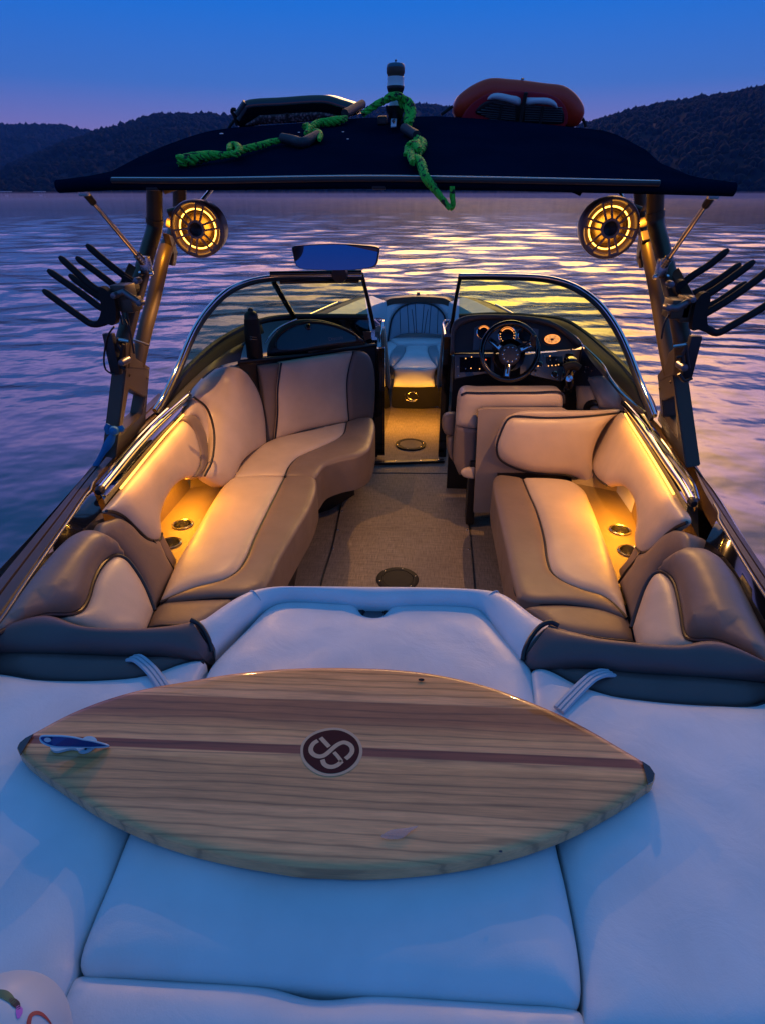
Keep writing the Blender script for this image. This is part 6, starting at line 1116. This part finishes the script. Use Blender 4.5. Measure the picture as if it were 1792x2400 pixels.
bg2 = wn('ShaderNodeBackground'); bg2.inputs['Strength'].default_value = .05; lk(sky.outputs[0], bg2.inputs['Color']); ad = wn('ShaderNodeAddShader'); lk(bg.outputs[0], ad.inputs[0]); lk(bg2.outputs[0], ad.inputs[1]); lk(ad.outputs[0], N['World Output'].inputs['Surface'])
# lamps: strips, niches, bow courtesy lights, tower speakers
AMB = (1.0, .40, .03); AMB2 = (1.0, .38, .02)
def area(name, p, d, sx, sy, w, col=AMB, xdir=None, spread=math.pi):
    l = bpy.data.lights.new(name, 'AREA'); l.shape = 'RECTANGLE'; l.size = sx; l.size_y = sy; l.energy = w; l.color = col; l.spread = spread
    o = bpy.data.objects.new(name, l); COL.objects.link(o); z = -nrm(d); x = nrm(np.cross(UP, z)) if xdir is None else nrm(A_(xdir)-z*(A_(xdir)@z)); y = np.cross(z, x)
    o.matrix_world = Matrix([[x[0], y[0], z[0], p[0]], [x[1], y[1], z[1], p[1]], [x[2], y[2], z[2], p[2]], [0, 0, 0, 1]]); o.parent = boat; return o
def spot(name, p, d, w, ang, blend, rad, col=AMB):
    l = bpy.data.lights.new(name, 'SPOT'); l.energy = w; l.color = col; l.spot_size = ang; l.spot_blend = blend; l.shadow_soft_size = rad; o = bpy.data.objects.new(name, l); COL.objects.link(o); o.location = p; o.rotation_euler = Vector(d).to_track_quat('-Z', 'Y').to_euler(); o.parent = boat; return o
for lp, nr, s in ((ledP, nP, 1), (ledS, nS, -1)):
    L_ = np.linalg.norm(lp[-1]-lp[0]); m = (lp[0]+lp[-1])/2; area('strip_lamp', m+nr*.03+A_([0, 0, .012]), nr*.35+A_([0, 0, -1]), L_*.95, .02, .95, AMB, lp[-1]-lp[0])
LN = [('G', 800, 640, 1), ('H', 1010, 690, -1)]
for reg, x, y, s in LN:
    p = F1(reg, x, y, HZ(.43)); area('niche_lamp', p+A_([-s*.03, 0, .19]), [s*.55, -.12, -1], .30, .03, 3.2, AMB2, [0, 1, 0])
for s in (-1, 1):
    area('bow_lamp', [s*.215, 4.95, .34], [-s*.5, .15, -1], .3, .03, 2.6, AMB, [0, 1, 0])
area('bow_seat_lamp', [0, 5.0, .30], [0, 1, .06], .34, .03, .15, AMB)
for (c, ax), s, R_k in ((spL, -1, .115), (spR, 1, .118)):     # small lamps on the speaker cans, shaded from view by the cans themselves
    spot('speaker_lamp', c+A_([0, .06, -R_k-.007]), [-s*.25, -.41, -1], 28, math.radians(143), .6, .004, (1.0, .47, .14))
    pl_ = bpy.data.lights.new('cone_lamp', 'POINT'); pl_.energy = .35; pl_.color = AMB; pl_.shadow_soft_size = .006; po_ = bpy.data.objects.new('cone_lamp', pl_); COL.objects.link(po_); po_.location = c-ax*.022; po_.parent = boat
    spot('tube_lamp', c+A_([s*(R_k+.004), .03, .02]), [s, .05, -.35], 5, math.radians(165), .5, .003)
sun = bpy.data.lights.new('afterglow', 'SUN'); sun.energy = .25; sun.angle = math.radians(25); sun.color = (1, .72, .5); so = bpy.data.objects.new('afterglow', sun); COL.objects.link(so); so.rotation_euler = Vector((-math.sin(math.radians(6))*.8, -math.cos(math.radians(6)), -.42)).to_track_quat('-Z', 'Y').to_euler()
# camera
cd = bpy.data.cameras.new('camera'); cd.sensor_fit = 'VERTICAL'; cd.sensor_height = 24; cd.lens = FX/PH*24; cd.clip_start = .02; cd.clip_end = 20000
co = bpy.data.objects.new('camera', cd); COL.objects.link(co); z = -fw
co.matrix_world = Matrix([[rt[0], upv[0], z[0], CAM[0]], [rt[1], upv[1], z[1], CAM[1]], [rt[2], upv[2], z[2], CAM[2]], [0, 0, 0, 1]]); SC.camera = co
SC.view_settings.view_transform = 'Standard'; SC.view_settings.look = 'None'; SC.view_settings.exposure = 0; SC.view_settings.gamma = 1
SC.cycles.max_bounces = 8; SC.cycles.use_denoising = True; SC.cycles.sample_clamp_indirect = 6; SC.cycles.caustics_reflective = False; SC.cycles.caustics_refractive = False
# evening haze over the lake
hz_ = MB().box((0, 590, 149), (3200, 1500, 300)).build('haze', None, None, False); tag(hz_, kind='stuff')
m = bpy.data.materials.new('haze'); m.use_nodes = True; n_ = m.node_tree.nodes; n_.remove(n_['Principled BSDF']); pv = n_.new('ShaderNodeVolumePrincipled'); pv.inputs['Density'].default_value = .00021; pv.inputs['Color'].default_value = (.10, .34, 1.0, 1); m.node_tree.links.new(pv.outputs[0], n_['Material Output'].inputs['Volume']); hz_.data.materials.append(m); hz_.display_type = 'WIRE'
mb_ = MB().box((40, 245, 1.15), (900, 330, 2.2)).build('mist', None, None, False); tag(mb_, kind='stuff')
m = bpy.data.materials.new('mist'); m.use_nodes = True; n_ = m.node_tree.nodes; n_.remove(n_['Principled BSDF']); pv = n_.new('ShaderNodeVolumePrincipled'); pv.inputs['Density'].default_value = .0028; pv.inputs['Color'].default_value = (.7, .62, .9, 1); m.node_tree.links.new(pv.outputs[0], n_['Material Output'].inputs['Volume']); mb_.data.materials.append(m); mb_.display_type = 'WIRE'
# keep the tree three levels deep: a sub-part with pieces of its own becomes a part
def depth(o):
    k = 0
    while o.parent: o = o.parent; k += 1
    return k
def root(o):
    while o.parent: o = o.parent
    return o
for o in list(SC.objects):
    if o.type == 'MESH' and depth(o) == 2 and o.children: o.parent = root(o)
